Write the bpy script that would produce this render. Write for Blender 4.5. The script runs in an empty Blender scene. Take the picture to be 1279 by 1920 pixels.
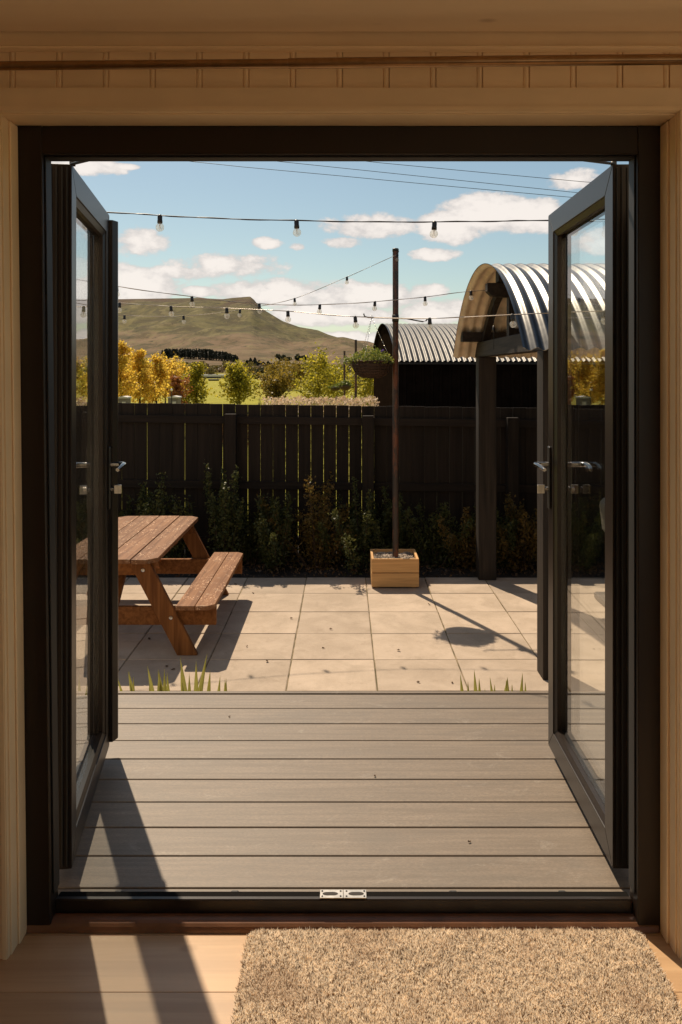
import bpy, math, random
import numpy as np
from mathutils import Vector, Matrix

random.seed(7)
rng = np.random.default_rng(7)
R = math.radians
scene = bpy.context.scene
C = scene.collection

# ------------------------------------------------------------------ camera
ZC = 1.483                      # eye height above the room floor
F = 1560.0                      # focal length in photograph pixels
cam_d = bpy.data.cameras.new("camera")
cam = bpy.data.objects.new("camera", cam_d)
C.objects.link(cam)
cam.location = (0, 0, ZC)
cam.rotation_euler = (R(90), 0, 0)
cam_d.sensor_width = 36
cam_d.sensor_height = 36
cam_d.lens = 36 * F / 1920
cam_d.shift_x = (639.5 - 645) / 1920
cam_d.shift_y = -(960 - 695) / 1920
cam_d.clip_start = 0.05
cam_d.clip_end = 9000
scene.camera = cam

# ------------------------------------------------------------------ light and exposure
SUN_EL = R(51)
SUN_AZ = R(-23.5)               # measured from +Y (straight ahead), negative = to the left
SKY_STRENGTH = 0.1
sun_d = bpy.data.lights.new("sun", 'SUN')
sun_d.energy = 4.5
sun_d.angle = R(0.55)
sun_d.color = (1.0, 0.83, 0.62)
sun = bpy.data.objects.new("sun", sun_d)
C.objects.link(sun)
sdir = Vector((math.sin(SUN_AZ) * math.cos(SUN_EL), math.cos(SUN_AZ) * math.cos(SUN_EL), math.sin(SUN_EL)))
sun.rotation_euler = sdir.to_track_quat('Z', 'Y').to_euler()
sun.location = (-3, 6, 12)

vs = scene.view_settings
vs.view_transform = 'Standard'
vs.look = 'None'
vs.gamma = 1
vs.use_curve_mapping = False
vs.exposure = 0.34
cy = scene.cycles
cy.use_denoising = True
cy.max_bounces = 12
cy.diffuse_bounces = 7
cy.glossy_bounces = 5
cy.transparent_max_bounces = 24
cy.sample_clamp_indirect = 4
cy.sample_clamp_direct = 0
cy.caustics_refractive = False


# ------------------------------------------------------------------ node helpers
class NT:
    def __init__(s, tree):
        s.t = tree
        s.n = tree.nodes
        s.l = tree.links

    def node(s, typ, **kw):
        n = s.n.new(typ)
        for k, v in kw.items():
            if k == 'inp':
                for a, b in v.items():
                    s.put(n.inputs[a], b)
            else:
                setattr(n, k, v)
        return n

    def put(s, sock, v):
        if isinstance(v, bpy.types.NodeSocket):
            s.l.new(v, sock)
        elif isinstance(v, (tuple, list)) and len(v) == 3 and sock.type == 'RGBA':
            sock.default_value = (*v, 1)
        else:
            sock.default_value = v

    def math(s, op, a, b=0.0, c=None, clamp=False):
        n = s.n.new('ShaderNodeMath')
        n.operation = op
        n.use_clamp = clamp
        s.put(n.inputs[0], a)
        s.put(n.inputs[1], b)
        if c is not None:
            s.put(n.inputs[2], c)
        return n.outputs[0]

    def mix(s, f, a, b, blend='MIX'):
        n = s.n.new('ShaderNodeMix')
        n.data_type = 'RGBA'
        n.blend_type = blend
        s.put(n.inputs[0], f)
        s.put(n.inputs[6], a)
        s.put(n.inputs[7], b)
        return n.outputs[2]

    def noise(s, vec, scale, detail=4, rough=0.55, dist=0.0):
        n = s.n.new('ShaderNodeTexNoise')
        if vec is not None:
            s.l.new(vec, n.inputs['Vector'])
        n.inputs['Scale'].default_value = scale
        n.inputs['Detail'].default_value = detail
        n.inputs['Roughness'].default_value = rough
        n.inputs['Distortion'].default_value = dist
        return n.outputs[0]

    def ramp(s, f, a, b):
        n = s.n.new('ShaderNodeMapRange')
        n.interpolation_type = 'SMOOTHSTEP'
        s.put(n.inputs[0], f)
        n.inputs[1].default_value = a
        n.inputs[2].default_value = b
        return n.outputs[0]


# ------------------------------------------------------------------ world
world = bpy.data.worlds.new("World")
scene.world = world
world.use_nodes = True
W = NT(world.node_tree)
W.n.clear()
sky = W.node('ShaderNodeTexSky', sky_type='NISHITA', sun_disc=False)
sky.sun_elevation = SUN_EL
sky.sun_rotation = SUN_AZ
sky.air_density = 1.0
sky.dust_density = 0.6
sky.ozone_density = 1.2
hs = W.node('ShaderNodeHueSaturation', inp={'Saturation': 1.0, 'Value': 1.0, 'Color': sky.outputs[0]})
skycol = W.mix(1.0, hs.outputs[0], (0.755, 0.755, 0.66), 'MULTIPLY')
tc = W.node('ShaderNodeTexCoord')
sep = W.node('ShaderNodeSeparateXYZ', inp={0: tc.outputs['Generated']})
dx, dy, dz = sep.outputs
az = W.math('ARCTAN2', dx, dy)
el = W.math('ARCSINE', dz)
comb = W.node('ShaderNodeCombineXYZ', inp={0: az, 1: W.math('MULTIPLY', el, 1.7), 2: 0.37})
nA = W.noise(comb.outputs[0], 9.0, 7, 0.62)
nB = W.noise(comb.outputs[0], 34.0, 5, 0.6)
nn = W.math('ADD', W.math('MULTIPLY', W.math('SUBTRACT', nA, 0.5), 2.9), W.math('MULTIPLY', W.math('SUBTRACT', nB, 0.5), 1.9))


def azel(x, y):
    d = Vector(((x - 645) / F, 1.0, (695 - y) / F)).normalized()
    return math.atan2(d.x, d.y), math.asin(d.z)


# the clouds that stand over the mountain: direction, half width, half height
clouds = [(270, 455, 52, 22), (420, 498, 110, 24), (345, 510, 66, 13), (235, 535, 110, 30), (375, 546, 40, 9),
          (500, 546, 105, 22), (500, 455, 33, 10), (560, 462, 18, 7), (690, 425, 88, 20), (640, 455, 40, 10),
          (905, 395, 72, 30), (1000, 405, 60, 24), (840, 425, 55, 26), (815, 478, 42, 11), (700, 555, 110, 22), (620, 590, 120, 16),
          (800, 545, 45, 12), (840, 582, 90, 18), (160, 312, 70, 13), (235, 312, 26, 5), (1080, 335, 58, 17),
          (1150, 450, 70, 26), (80, 520, 90, 40), (-90, 500, 120, 45), (-250, 560, 140, 50),
          (1300, 520, 130, 45), (1500, 420, 140, 60), (150, 600, 120, 30), (60, 400, 60, 24), (1250, 330, 80, 30),
          (720, 640, 200, 14), (950, 640, 240, 16)]
mx = None
for (x, y, w, h) in clouds:
    a, e = azel(x, y)
    a2, _ = azel(x + w, y)
    _, e2 = azel(x, y - h)
    wa, he = abs(a2 - a) * 1.15, abs(e2 - e) * 1.35
    p = W.math('POWER', W.math('ABSOLUTE', W.math('DIVIDE', W.math('SUBTRACT', az, a), wa)), 2.0)
    q = W.math('POWER', W.math('ABSOLUTE', W.math('DIVIDE', W.math('SUBTRACT', el, e), he)), 2.0)
    b = W.math('SUBTRACT', 1.0, W.math('ADD', p, q))
    mx = b if mx is None else W.math('MAXIMUM', mx, b)
mx = W.math('MAXIMUM', mx, -1.2)
# the same weather all round the rest of the sky
gen = W.node('ShaderNodeVectorMath', operation='DIVIDE',
             inp={0: tc.outputs['Generated'], 1: W.node('ShaderNodeCombineXYZ', inp={
                 0: W.math('ADD', W.math('ABSOLUTE', dz), 0.25), 1: W.math('ADD', W.math('ABSOLUTE', dz), 0.25), 2: 1.0}).outputs[0]})
g1 = W.noise(gen.outputs[0], 2.3, 7, 0.6)
gm = W.math('MULTIPLY', W.math('SUBTRACT', g1, 0.56), 9.0)
off = W.math('MAXIMUM', W.math('SUBTRACT', W.math('ABSOLUTE', az), 0.62), W.math('SUBTRACT', el, 0.36))
gm = W.math('ADD', gm, W.math('MULTIPLY', W.math('MINIMUM', W.math('MULTIPLY', off, 12.0), 0.0), 2.0))
body = W.math('MAXIMUM', W.math('ADD', mx, nn), gm)
mask = W.ramp(body, -0.05, 0.48)
mask = W.math('MULTIPLY', mask, W.ramp(dz, -0.02, 0.01))
thick = W.ramp(W.math('ADD', body, W.math('MULTIPLY', nB, 1.2)), 0.55, 1.7)
cloudcol = W.mix(thick, (5.3, 4.95, 4.75), (7.6, 7.0, 6.5))
final = W.mix(W.math('MULTIPLY', mask, 0.96), skycol, cloudcol)
bg = W.node('ShaderNodeBackground', inp={'Color': final, 'Strength': SKY_STRENGTH})
wo = W.node('ShaderNodeOutputWorld', inp={0: bg.outputs[0]})


# ------------------------------------------------------------------ materials
M = {}


def newmat(name):
    m = bpy.data.materials.new(name)
    m.use_nodes = True
    t = NT(m.node_tree)
    t.n.clear()
    p = t.node('ShaderNodeBsdfPrincipled')
    o = t.node('ShaderNodeOutputMaterial', inp={0: p.outputs[0]})
    M[name] = m
    return m, t, p


def objvec(t, scale=(1, 1, 1), rand=True):
    c = t.node('ShaderNodeTexCoord').outputs['Object']
    v = t.node('ShaderNodeVectorMath', operation='MULTIPLY', inp={0: c, 1: scale}).outputs[0]
    if rand:
        oi = t.node('ShaderNodeObjectInfo').outputs['Random']
        k = t.node('ShaderNodeCombineXYZ', inp={0: t.math('MULTIPLY', oi, 37.0), 1: t.math('MULTIPLY', oi, 11.3), 2: t.math('MULTIPLY', oi, 5.1)})
        v = t.node('ShaderNodeVectorMath', operation='ADD', inp={0: v, 1: k.outputs[0]}).outputs[0]
    return v


def bump(t, p, h, strength, dist):
    b = t.node('ShaderNodeBump', inp={'Height': h, 'Strength': strength, 'Distance': dist})
    t.l.new(b.outputs[0], p.inputs['Normal'])


def simple(name, col, rough=0.5, metal=0.0, var=0.0, nscale=20, bstr=0.0, bdist=0.002, col2=None, spec=0.5):
    m, t, p = newmat(name)
    v = objvec(t)
    n = t.noise(v, nscale, 5)
    c2 = col2 or tuple(c * (1 - var) for c in col)
    c = t.mix(t.ramp(n, 0.35, 0.65), col, c2)
    t.put(p.inputs['Base Color'], c)
    p.inputs['Roughness'].default_value = rough
    p.inputs['Metallic'].default_value = metal
    p.inputs['Specular IOR Level'].default_value = spec
    if bstr:
        bump(t, p, n, bstr, bdist)
    return m


def wood(name, a, b, rough=0.5, axis=0, grain=1.0, knot=None, bstr=0.25, dirt=None, objvar=0.18, spec=0.4):
    """grained timber; axis = the object axis the grain runs along"""
    m, t, p = newmat(name)
    s = [38.0 * grain] * 3
    s[axis] = 1.6 * grain
    v = objvec(t, tuple(s))
    n = t.noise(v, 1.0, 6, 0.6, 0.6)
    s2 = [9.0] * 3
    s2[axis] = 0.8
    n2 = t.noise(objvec(t, tuple(s2)), 1.0, 3, 0.5, 1.2)
    c = t.mix(t.ramp(n, 0.3, 0.72), a, b)
    c = t.mix(t.math('MULTIPLY', t.ramp(n2, 0.45, 0.75), 0.55), c, b)
    if knot:
        ks = [7.0] * 3
        ks[axis] = 4.0
        vo = t.node('ShaderNodeTexVoronoi', inp={'Vector': objvec(t, tuple(ks)), 'Scale': 1.0, 'Randomness': 1.0})
        sh = t.math('LESS_THAN', t.node('ShaderNodeSeparateColor', inp={0: vo.outputs['Color']}).outputs[0], 0.35)
        k = t.math('MULTIPLY', t.math('SUBTRACT', 1.0, t.ramp(vo.outputs['Distance'], 0.05, 0.14)), sh)
        c = t.mix(t.math('MULTIPLY', k, 0.6), c, knot)
    if dirt:
        dn = t.noise(objvec(t), 11.0, 6, 0.7)
        c = t.mix(t.ramp(dn, 0.56, 0.68), c, dirt)
        s3 = [70.0] * 3
        s3[axis] = 22.0
        fl = t.noise(objvec(t, tuple(s3)), 1.0, 5, 0.75)
        pa = t.noise(objvec(t), 5.0, 2, 0.5)
        c = t.mix(t.math('MULTIPLY', t.ramp(fl, 0.57, 0.61), t.ramp(pa, 0.46, 0.54)), c, tuple(min(0.8, q * 2.3) for q in dirt))
    oi = t.node('ShaderNodeObjectInfo').outputs['Random']
    vv = t.math('ADD', 1.0 - objvar, t.math('MULTIPLY', oi, 2 * objvar))
    h = t.node('ShaderNodeHueSaturation', inp={'Color': c, 'Value': vv})
    t.put(p.inputs['Base Color'], h.outputs[0])
    t.put(p.inputs['Roughness'], t.math('ADD', rough - 0.08, t.math('MULTIPLY', n, 0.16)))
    p.inputs['Specular IOR Level'].default_value = spec
    bump(t, p, n, bstr, 0.002)
    return m


def foliage(name, a, b, trans=0.45, c3=None):
    """leaves: each leaf its own tone, light passes through them"""
    m = bpy.data.materials.new(name)
    m.use_nodes = True
    t = NT(m.node_tree)
    t.n.clear()
    geo = t.node('ShaderNodeNewGeometry')
    r = geo.outputs['Random Per Island']
    c = t.mix(r, a, b)
    if c3:
        n = t.noise(t.node('ShaderNodeTexCoord').outputs['Object'], 1.1, 3)
        c = t.mix(t.ramp(n, 0.48, 0.62), c, c3)
    d = t.node('ShaderNodeBsdfPrincipled', inp={'Base Color': c, 'Roughness': 0.5})
    d.inputs['Specular IOR Level'].default_value = 0.3
    tr = t.node('ShaderNodeBsdfTranslucent', inp={'Color': c})
    mx_ = t.node('ShaderNodeMixShader', inp={0: trans, 1: d.outputs[0], 2: tr.outputs[0]})
    t.node('ShaderNodeOutputMaterial', inp={0: mx_.outputs[0]})
    M[name] = m
    return m


def glassmat(name, tint=(0.975, 0.99, 0.98), ior=1.46, rough=0.0, film=0.0):
    m = bpy.data.materials.new(name)
    m.use_nodes = True
    t = NT(m.node_tree)
    t.n.clear()
    bf = t.node('ShaderNodeNewGeometry').outputs['Backfacing']
    io = t.math('ADD', t.math('MULTIPLY', bf, 1 / ior - ior), ior)
    fr = t.node('ShaderNodeFresnel', inp={0: io})
    tr = t.node('ShaderNodeBsdfTransparent', inp={0: tint})
    gl = t.node('ShaderNodeBsdfGlossy', inp={'Roughness': rough, 'Color': (0.95, 0.95, 0.95)})
    mm = t.node('ShaderNodeMixShader', inp={0: fr.outputs[0], 1: tr.outputs[0], 2: gl.outputs[0]})
    t.node('ShaderNodeOutputMaterial', inp={0: mm.outputs[0]})
    M[name] = m
    return m


# room
simple('cream_paint', (0.86, 0.65, 0.40), 0.42, var=0.10, nscale=3, bstr=0.05)
wood('ceiling_paint', (0.86, 0.68, 0.46), (0.845, 0.66, 0.44), 0.5, 0, 0.6, knot=(0.38, 0.24, 0.14), bstr=0.03, objvar=0.03)
wood('oak_laminate', (0.56, 0.37, 0.21), (0.43, 0.27, 0.145), 0.34, 0, 0.55, knot=(0.3, 0.17, 0.08), bstr=0.05, objvar=0.07, spec=0.5)
simple('brown_moulding', (0.20, 0.09, 0.045), 0.35, var=0.3, nscale=9)
simple('brass_pole', (0.36, 0.22, 0.11), 0.28, 1.0, var=0.2, nscale=30)
simple('room_wall', (0.80, 0.68, 0.52), 0.8, var=0.05, nscale=2)
m, t, p = newmat('rug_fibre')
r_ = t.node('ShaderNodeNewGeometry').outputs['Random Per Island']
n_ = t.noise(t.node('ShaderNodeTexCoord').outputs['Object'], 5.5, 4)
c_ = t.mix(t.ramp(r_, 0.08, 0.36), (0.20, 0.12, 0.07), (0.98, 0.88, 0.73))
c_ = t.mix(t.math('MULTIPLY', t.ramp(n_, 0.5, 0.7), 0.30), c_, (0.55, 0.38, 0.24))
t.put(p.inputs['Base Color'], c_)
p.inputs['Roughness'].default_value = 0.85
p.inputs['Specular IOR Level'].default_value = 0.1
tl_ = t.node('ShaderNodeBsdfTranslucent', inp={'Color': c_})
mx_ = t.node('ShaderNodeMixShader', inp={0: 0.5, 1: p.outputs[0], 2: tl_.outputs[0]})
t.l.new(mx_.outputs[0], [q for q in t.n if q.type == 'OUTPUT_MATERIAL'][0].inputs[0])
simple('rug_backing', (0.5, 0.36, 0.24), 0.95, var=0.4, nscale=120)
# door
m, t, p = newmat('dark_frame')
v_ = objvec(t, (60, 60, 3), False)
n_ = t.noise(v_, 1.0, 5, 0.65, 0.3)
n3_ = t.noise(objvec(t, (1, 1, 1), False), 160, 3)
t.put(p.inputs['Base Color'], t.mix(n_, (0.012, 0.0070, 0.0045), (0.020, 0.012, 0.008)))
p.inputs['Roughness'].default_value = 0.36
p.inputs['Specular IOR Level'].default_value = 0.38
bump(t, p, t.math('ADD', n_, t.math('MULTIPLY', n3_, 0.8)), 0.22, 0.0008)
simple('black_rubber', (0.006, 0.005, 0.004), 0.9, spec=0.1)
simple('rubber_seal', (0.008, 0.006, 0.005), 0.6)
simple('chrome', (0.22, 0.21, 0.20), 0.10, 1.0, var=0.1)
simple('satin_steel', (0.66, 0.60, 0.52), 0.3, 1.0, var=0.2, nscale=60)
simple('slot_dark', (0.02, 0.014, 0.01), 0.8)
glassmat('pane_glass')
glassmat('bulb_glass', (0.93, 0.93, 0.90), 1.5)
_m = M['bulb_glass']
_t = NT(_m.node_tree)
_o = [q for q in _t.n if q.type == 'OUTPUT_MATERIAL'][0]
_mix = _o.inputs[0].links[0].from_socket
_tr = _t.node('ShaderNodeBsdfTranslucent', inp={'Color': (0.9, 0.86, 0.8)})
_df = _t.node('ShaderNodeBsdfDiffuse', inp={'Color': (0.9, 0.86, 0.8)})
_ad = _t.node('ShaderNodeMixShader', inp={0: 0.5, 1: _tr.outputs[0], 2: _df.outputs[0]})
_t.node('ShaderNodeMixShader', inp={0: 0.24, 1: _mix, 2: _ad.outputs[0]})
_t.l.new(_t.n[-1].outputs[0], _o.inputs[0])
glassmat('bulb_seed', (0.85, 0.8, 0.7), 1.5)
simple('black_plastic', (0.012, 0.010, 0.009), 0.45)
simple('filament_metal', (0.5, 0.35, 0.2), 0.4, 1.0)
# outdoors
m, t, p = newmat('composite_deck')
v_ = objvec(t, (2.2, 45, 45))
n_ = t.noise(v_, 1.0, 6, 0.65)
n2_ = t.noise(objvec(t, (1.3, 6, 6)), 1.0, 4, 0.6, 1.0)
n3_ = t.noise(objvec(t, (5, 9, 9)), 1.0, 7, 0.75, 1.6)
n4_ = t.noise(objvec(t), 220, 2)
c_ = t.mix(t.ramp(n_, 0.3, 0.7), (0.160, 0.119, 0.083), (0.235, 0.178, 0.128))
c_ = t.mix(t.math('MULTIPLY', t.ramp(n2_, 0.42, 0.7), 0.5), c_, (0.14, 0.113, 0.087))
c_ = t.mix(t.math('MULTIPLY', t.ramp(n3_, 0.56, 0.72), 0.50), c_, (0.34, 0.29, 0.235))
n5_ = t.noise(objvec(t, (1.0, 3.0, 3.0)), 90, 6, 0.85)
c_ = t.mix(t.math('MULTIPLY', t.ramp(n5_, 0.42, 0.58), 0.55), c_, (0.105, 0.084, 0.063))
t.put(p.inputs['Base Color'], c_)
p.inputs['Roughness'].default_value = 0.55
bump(t, p, t.math('ADD', n_, t.math('MULTIPLY', n4_, 0.5)), 0.35, 0.0012)
m, t, p = newmat('concrete_slab')
v_ = objvec(t)
n_ = t.noise(v_, 3.0, 7, 0.62, 0.5)
n2_ = t.noise(v_, 60, 4, 0.7)
n3_ = t.noise(v_, 7.0, 6, 0.7)
oi_ = t.node('ShaderNodeObjectInfo').outputs['Random']
c_ = t.mix(t.ramp(n_, 0.3, 0.7), (0.36, 0.28, 0.208), (0.455, 0.36, 0.275))
c_ = t.mix(t.math('MULTIPLY', t.ramp(n3_, 0.52, 0.70), 0.45), c_, (0.27, 0.205, 0.145))
n4_ = t.noise(v_, 1.6, 5, 0.7, 0.8)
c_ = t.mix(t.math('MULTIPLY', t.ramp(n4_, 0.50, 0.66), 0.35), c_, (0.28, 0.22, 0.16))
n5_ = t.noise(v_, 120, 3, 0.7)
c_ = t.mix(t.math('MULTIPLY', t.ramp(n5_, 0.5, 0.7), 0.35), c_, (0.55, 0.44, 0.33))
c_ = t.mix(t.math('MULTIPLY', t.ramp(n2_, 0.62, 0.75), 0.4), c_, (0.24, 0.18, 0.12))
h_ = t.node('ShaderNodeHueSaturation', inp={'Color': c_, 'Value': t.math('ADD', 0.92, t.math('MULTIPLY', oi_, 0.22))})
t.put(p.inputs['Base Color'], h_.outputs[0])
p.inputs['Roughness'].default_value = 0.85
bump(t, p, t.math('ADD', t.math('MULTIPLY', n3_, 1.0), t.math('MULTIPLY', n2_, 0.4)), 0.5, 0.006)
simple('slab_joint', (0.26, 0.20, 0.12), 0.95, var=0.6, col2=(0.10, 0.08, 0.035), nscale=6, bstr=0.4, bdist=0.01)
simple('house_render', (0.72, 0.60, 0.46), 0.85, var=0.06)
simple('bounce_gravel', (0.62, 0.51, 0.38), 0.9, var=0.3, nscale=30)  # pale ground for the added light-bouncing areas outside the room
simple('dark_soil', (0.030, 0.020, 0.013), 0.95, var=0.6, nscale=30, bstr=0.8, bdist=0.02)
wood('picnic_wood', (0.27, 0.11, 0.035), (0.13, 0.048, 0.016), 0.65, 1, 0.8, knot=(0.07, 0.03, 0.015), bstr=0.4, spec=0.12)
wood('picnic_top_wood', (0.29, 0.14, 0.065), (0.15, 0.065, 0.03), 0.62, 1, 0.8, knot=(0.08, 0.035, 0.02), bstr=0.4, dirt=(0.30, 0.19, 0.12), spec=0.15)
wood('picnic_leg_wood', (0.28, 0.115, 0.037), (0.13, 0.048, 0.016), 0.65, 2, 0.7, knot=(0.06, 0.03, 0.015), bstr=0.4, spec=0.12)
wood('planter_wood', (0.66, 0.38, 0.15), (0.50, 0.27, 0.10), 0.6, 0, 0.7, knot=(0.14, 0.07, 0.03), bstr=0.35)
wood('fence_wood', (0.026, 0.017, 0.011), (0.014, 0.009, 0.006), 0.75, 2, 0.8, bstr=0.5, spec=0.25)
wood('rail_wood', (0.026, 0.017, 0.011), (0.014, 0.009, 0.006), 0.75, 0, 0.8, bstr=0.5, spec=0.25)
wood('shelter_wood', (0.035, 0.024, 0.016), (0.013, 0.009, 0.006), 0.7, 2, 0.7, bstr=0.8, spec=0.3)
wood('shelter_beam_wood', (0.040, 0.027, 0.018), (0.014, 0.009, 0.006), 0.7, 1, 0.7, bstr=0.8, spec=0.3)
simple('dark_cladding', (0.016, 0.010, 0.007), 0.9, var=0.3, nscale=8, spec=0.0)
m, t, p = newmat('galvanised_sheet')
v_ = objvec(t)
n_ = t.noise(v_, 14, 5, 0.7)
n2_ = t.noise(v_, 2.2, 4, 0.6)
t.put(p.inputs['Base Color'], t.mix(t.ramp(n2_, 0.35, 0.7), (0.13, 0.13, 0.127), (0.085, 0.085, 0.083)))
p.inputs['Metallic'].default_value = 1.0
t.put(p.inputs['Roughness'], t.math('ADD', 0.24, t.math('MULTIPLY', n_, 0.22)))
m, t, p = newmat('weathered_sheet')
v_ = objvec(t)
n_ = t.noise(v_, 9, 5, 0.7)
t.put(p.inputs['Base Color'], t.mix(t.ramp(n_, 0.35, 0.7), (0.066, 0.065, 0.063), (0.044, 0.043, 0.042)))
p.inputs['Metallic'].default_value = 0.9
t.put(p.inputs['Roughness'], t.math('ADD', 0.40, t.math('MULTIPLY', n_, 0.2)))
simple('underside_bounce_tan', (0.90, 0.73, 0.52), 0.5, 0.0, var=0.25, nscale=5)  # tan stands in for patio light reflected in the bare metal
m, t, p = newmat('painted_steel_pole')
n_ = t.noise(objvec(t, (6, 6, 2), False), 1.0, 6, 0.7)
t.put(p.inputs['Base Color'], t.mix(t.ramp(n_, 0.46, 0.60), (0.034, 0.022, 0.016), (0.16, 0.050, 0.020)))
p.inputs['Roughness'].default_value = 0.5
simple('black_iron', (0.018, 0.014, 0.011), 0.45)
simple('pale_cable', (0.60, 0.52, 0.44), 0.35, 0.3)
wood('wicker', (0.085, 0.045, 0.025), (0.03, 0.016, 0.009), 0.7, 0, 1.2, bstr=0.8)
simple('gravel_stone', (0.50, 0.40, 0.31), 0.8, var=0.6, nscale=12)
foliage('hanging_leaves', (0.10, 0.15, 0.025), (0.34, 0.34, 0.07), 0.45)
foliage('violet_petals', (0.16, 0.08, 0.35), (0.3, 0.2, 0.5), 0.3)
foliage('shrub_leaves', (0.042, 0.052, 0.014), (0.115, 0.115, 0.030), 0.35)
foliage('shrub_leaves_bronze', (0.08, 0.065, 0.016), (0.24, 0.14, 0.030), 0.35)
foliage('blade_leaves', (0.16, 0.19, 0.035), (0.42, 0.36, 0.10), 0.5)
foliage('gold_leaves', (0.40, 0.23, 0.02), (0.98, 0.72, 0.12), 0.6)
foliage('lime_leaves', (0.14, 0.14, 0.015), (0.62, 0.52, 0.05), 0.6)
foliage('olive_leaves', (0.11, 0.085, 0.015), (0.38, 0.26, 0.04), 0.5)
foliage('russet_leaves', (0.25, 0.09, 0.03), (0.45, 0.20, 0.07), 0.4)
foliage('scrub_leaves', (0.10, 0.09, 0.022), (0.27, 0.20, 0.05), 0.3)
foliage('dark_scrub_leaves', (0.040, 0.045, 0.020), (0.085, 0.085, 0.035), 0.25)
foliage('brown_scrub_leaves', (0.13, 0.09, 0.045), (0.24, 0.16, 0.075), 0.25)
foliage('conifer_needles', (0.030, 0.032, 0.020), (0.07, 0.068, 0.042), 0.15)
foliage('pink_bloom', (0.50, 0.32, 0.20), (0.80, 0.62, 0.45), 0.4)
foliage('dry_grass', (0.14, 0.15, 0.035), (0.36, 0.29, 0.09), 0.4)
foliage('dead_leaf', (0.09, 0.05, 0.025), (0.16, 0.09, 0.04), 0.1)
wood('bark', (0.10, 0.065, 0.04), (0.045, 0.03, 0.02), 0.9, 2, 0.5, bstr=0.8)
simple('white_render', (0.75, 0.70, 0.62), 0.7, var=0.1)
simple('grey_shed_wall', (0.20, 0.17, 0.14), 0.8, var=0.2)
simple('pale_roof', (0.62, 0.57, 0.50), 0.5, var=0.1)
simple('lamp_globe', (0.85, 0.80, 0.72), 0.25)
simple('grey_vinyl', (0.22, 0.20, 0.16), 0.5, var=0.2, nscale=8)
simple('pale_metal', (0.32, 0.29, 0.23), 0.4, 0.2)
simple('dark_slate', (0.025, 0.026, 0.026), 0.5)
simple('wall_cladding', (0.05, 0.045, 0.04), 0.7, var=0.3)

# the land: pasture, moor and hillside in one material
m, t, p = newmat('land')
co = t.node('ShaderNodeTexCoord').outputs['Object']
sp = t.node('ShaderNodeSeparateXYZ', inp={0: co})
big = t.noise(t.node('ShaderNodeVectorMath', operation='MULTIPLY', inp={0: co, 1: (1, 0.35, 3.0)}).outputs[0], 0.0042, 7, 0.62, 0.8)
mid = t.noise(t.node('ShaderNodeVectorMath', operation='MULTIPLY', inp={0: co, 1: (1, 0.25, 2.0)}).outputs[0], 0.018, 6, 0.65, 0.6)
fine = t.noise(co, 0.35, 6, 0.7)
near = t.noise(co, 2.0, 5, 0.7)
grass = t.mix(near, (0.27, 0.255, 0.030), (0.38, 0.345, 0.055))
grass = t.mix(t.math('MULTIPLY', t.ramp(t.noise(co, 0.05, 4), 0.45, 0.65), 0.5), grass, (0.36, 0.29, 0.06))
moor = t.mix(t.ramp(mid, 0.35, 0.65), (0.195, 0.130, 0.078), (0.125, 0.088, 0.045))
green = t.mix(t.ramp(mid, 0.38, 0.62), (0.130, 0.112, 0.042), (0.080, 0.064, 0.030))
hf = t.math('ADD', sp.outputs[2], t.math('MULTIPLY', t.math('SUBTRACT', big, 0.5), 230.0))
hill = t.mix(t.ramp(hf, 45.0, 85.0), moor, green)
pat = t.noise(t.node('ShaderNodeVectorMath', operation='MULTIPLY', inp={0: co, 1: (1.0, 0.3, 1.6)}).outputs[0], 0.030, 8, 0.72, 0.5)
hill = t.mix(t.math('MULTIPLY', t.ramp(pat, 0.50, 0.60), 0.75), hill, (0.066, 0.058, 0.026))
hill = t.mix(t.math('MULTIPLY', t.ramp(pat, 0.47, 0.38), 0.65), hill, (0.20, 0.165, 0.075))
dots = t.noise(t.node('ShaderNodeVectorMath', operation='MULTIPLY', inp={0: co, 1: (1.0, 0.4, 1.0)}).outputs[0], 0.075, 5, 0.6)
hill = t.mix(t.math('MULTIPLY', t.ramp(dots, 0.60, 0.68), 0.75), hill, (0.035, 0.036, 0.018))
streak = t.ramp(t.noise(t.node('ShaderNodeVectorMath', operation='MULTIPLY', inp={0: co, 1: (1.0, 0.15, 0.6)}).outputs[0], 0.011, 8, 0.7, 1.4), 0.56, 0.68)
hill = t.mix(t.math('MULTIPLY', streak, 0.6), hill, (0.185, 0.150, 0.055))
gully = t.ramp(t.noise(t.node('ShaderNodeVectorMath', operation='MULTIPLY', inp={0: co, 1: (1.6, 0.2, 0.5)}).outputs[0], 0.016, 7, 0.7, 1.0), 0.58, 0.70)
hill = t.mix(t.math('MULTIPLY', gully, 0.75), hill, (0.048, 0.034, 0.020))
hill = t.mix(t.math('MULTIPLY', t.ramp(hf, 185.0, 235.0), 0.8), hill, (0.080, 0.046, 0.032))
c_ = t.mix(t.ramp(sp.outputs[1], 260.0, 420.0), grass, hill)
t.put(p.inputs['Base Color'], c_)
p.inputs['Roughness'].default_value = 0.95
p.inputs['Specular IOR Level'].default_value = 0.1
bump(t, p, t.math('ADD', mid, t.math('MULTIPLY', fine, 0.15)), 0.6, 9.0)


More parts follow.
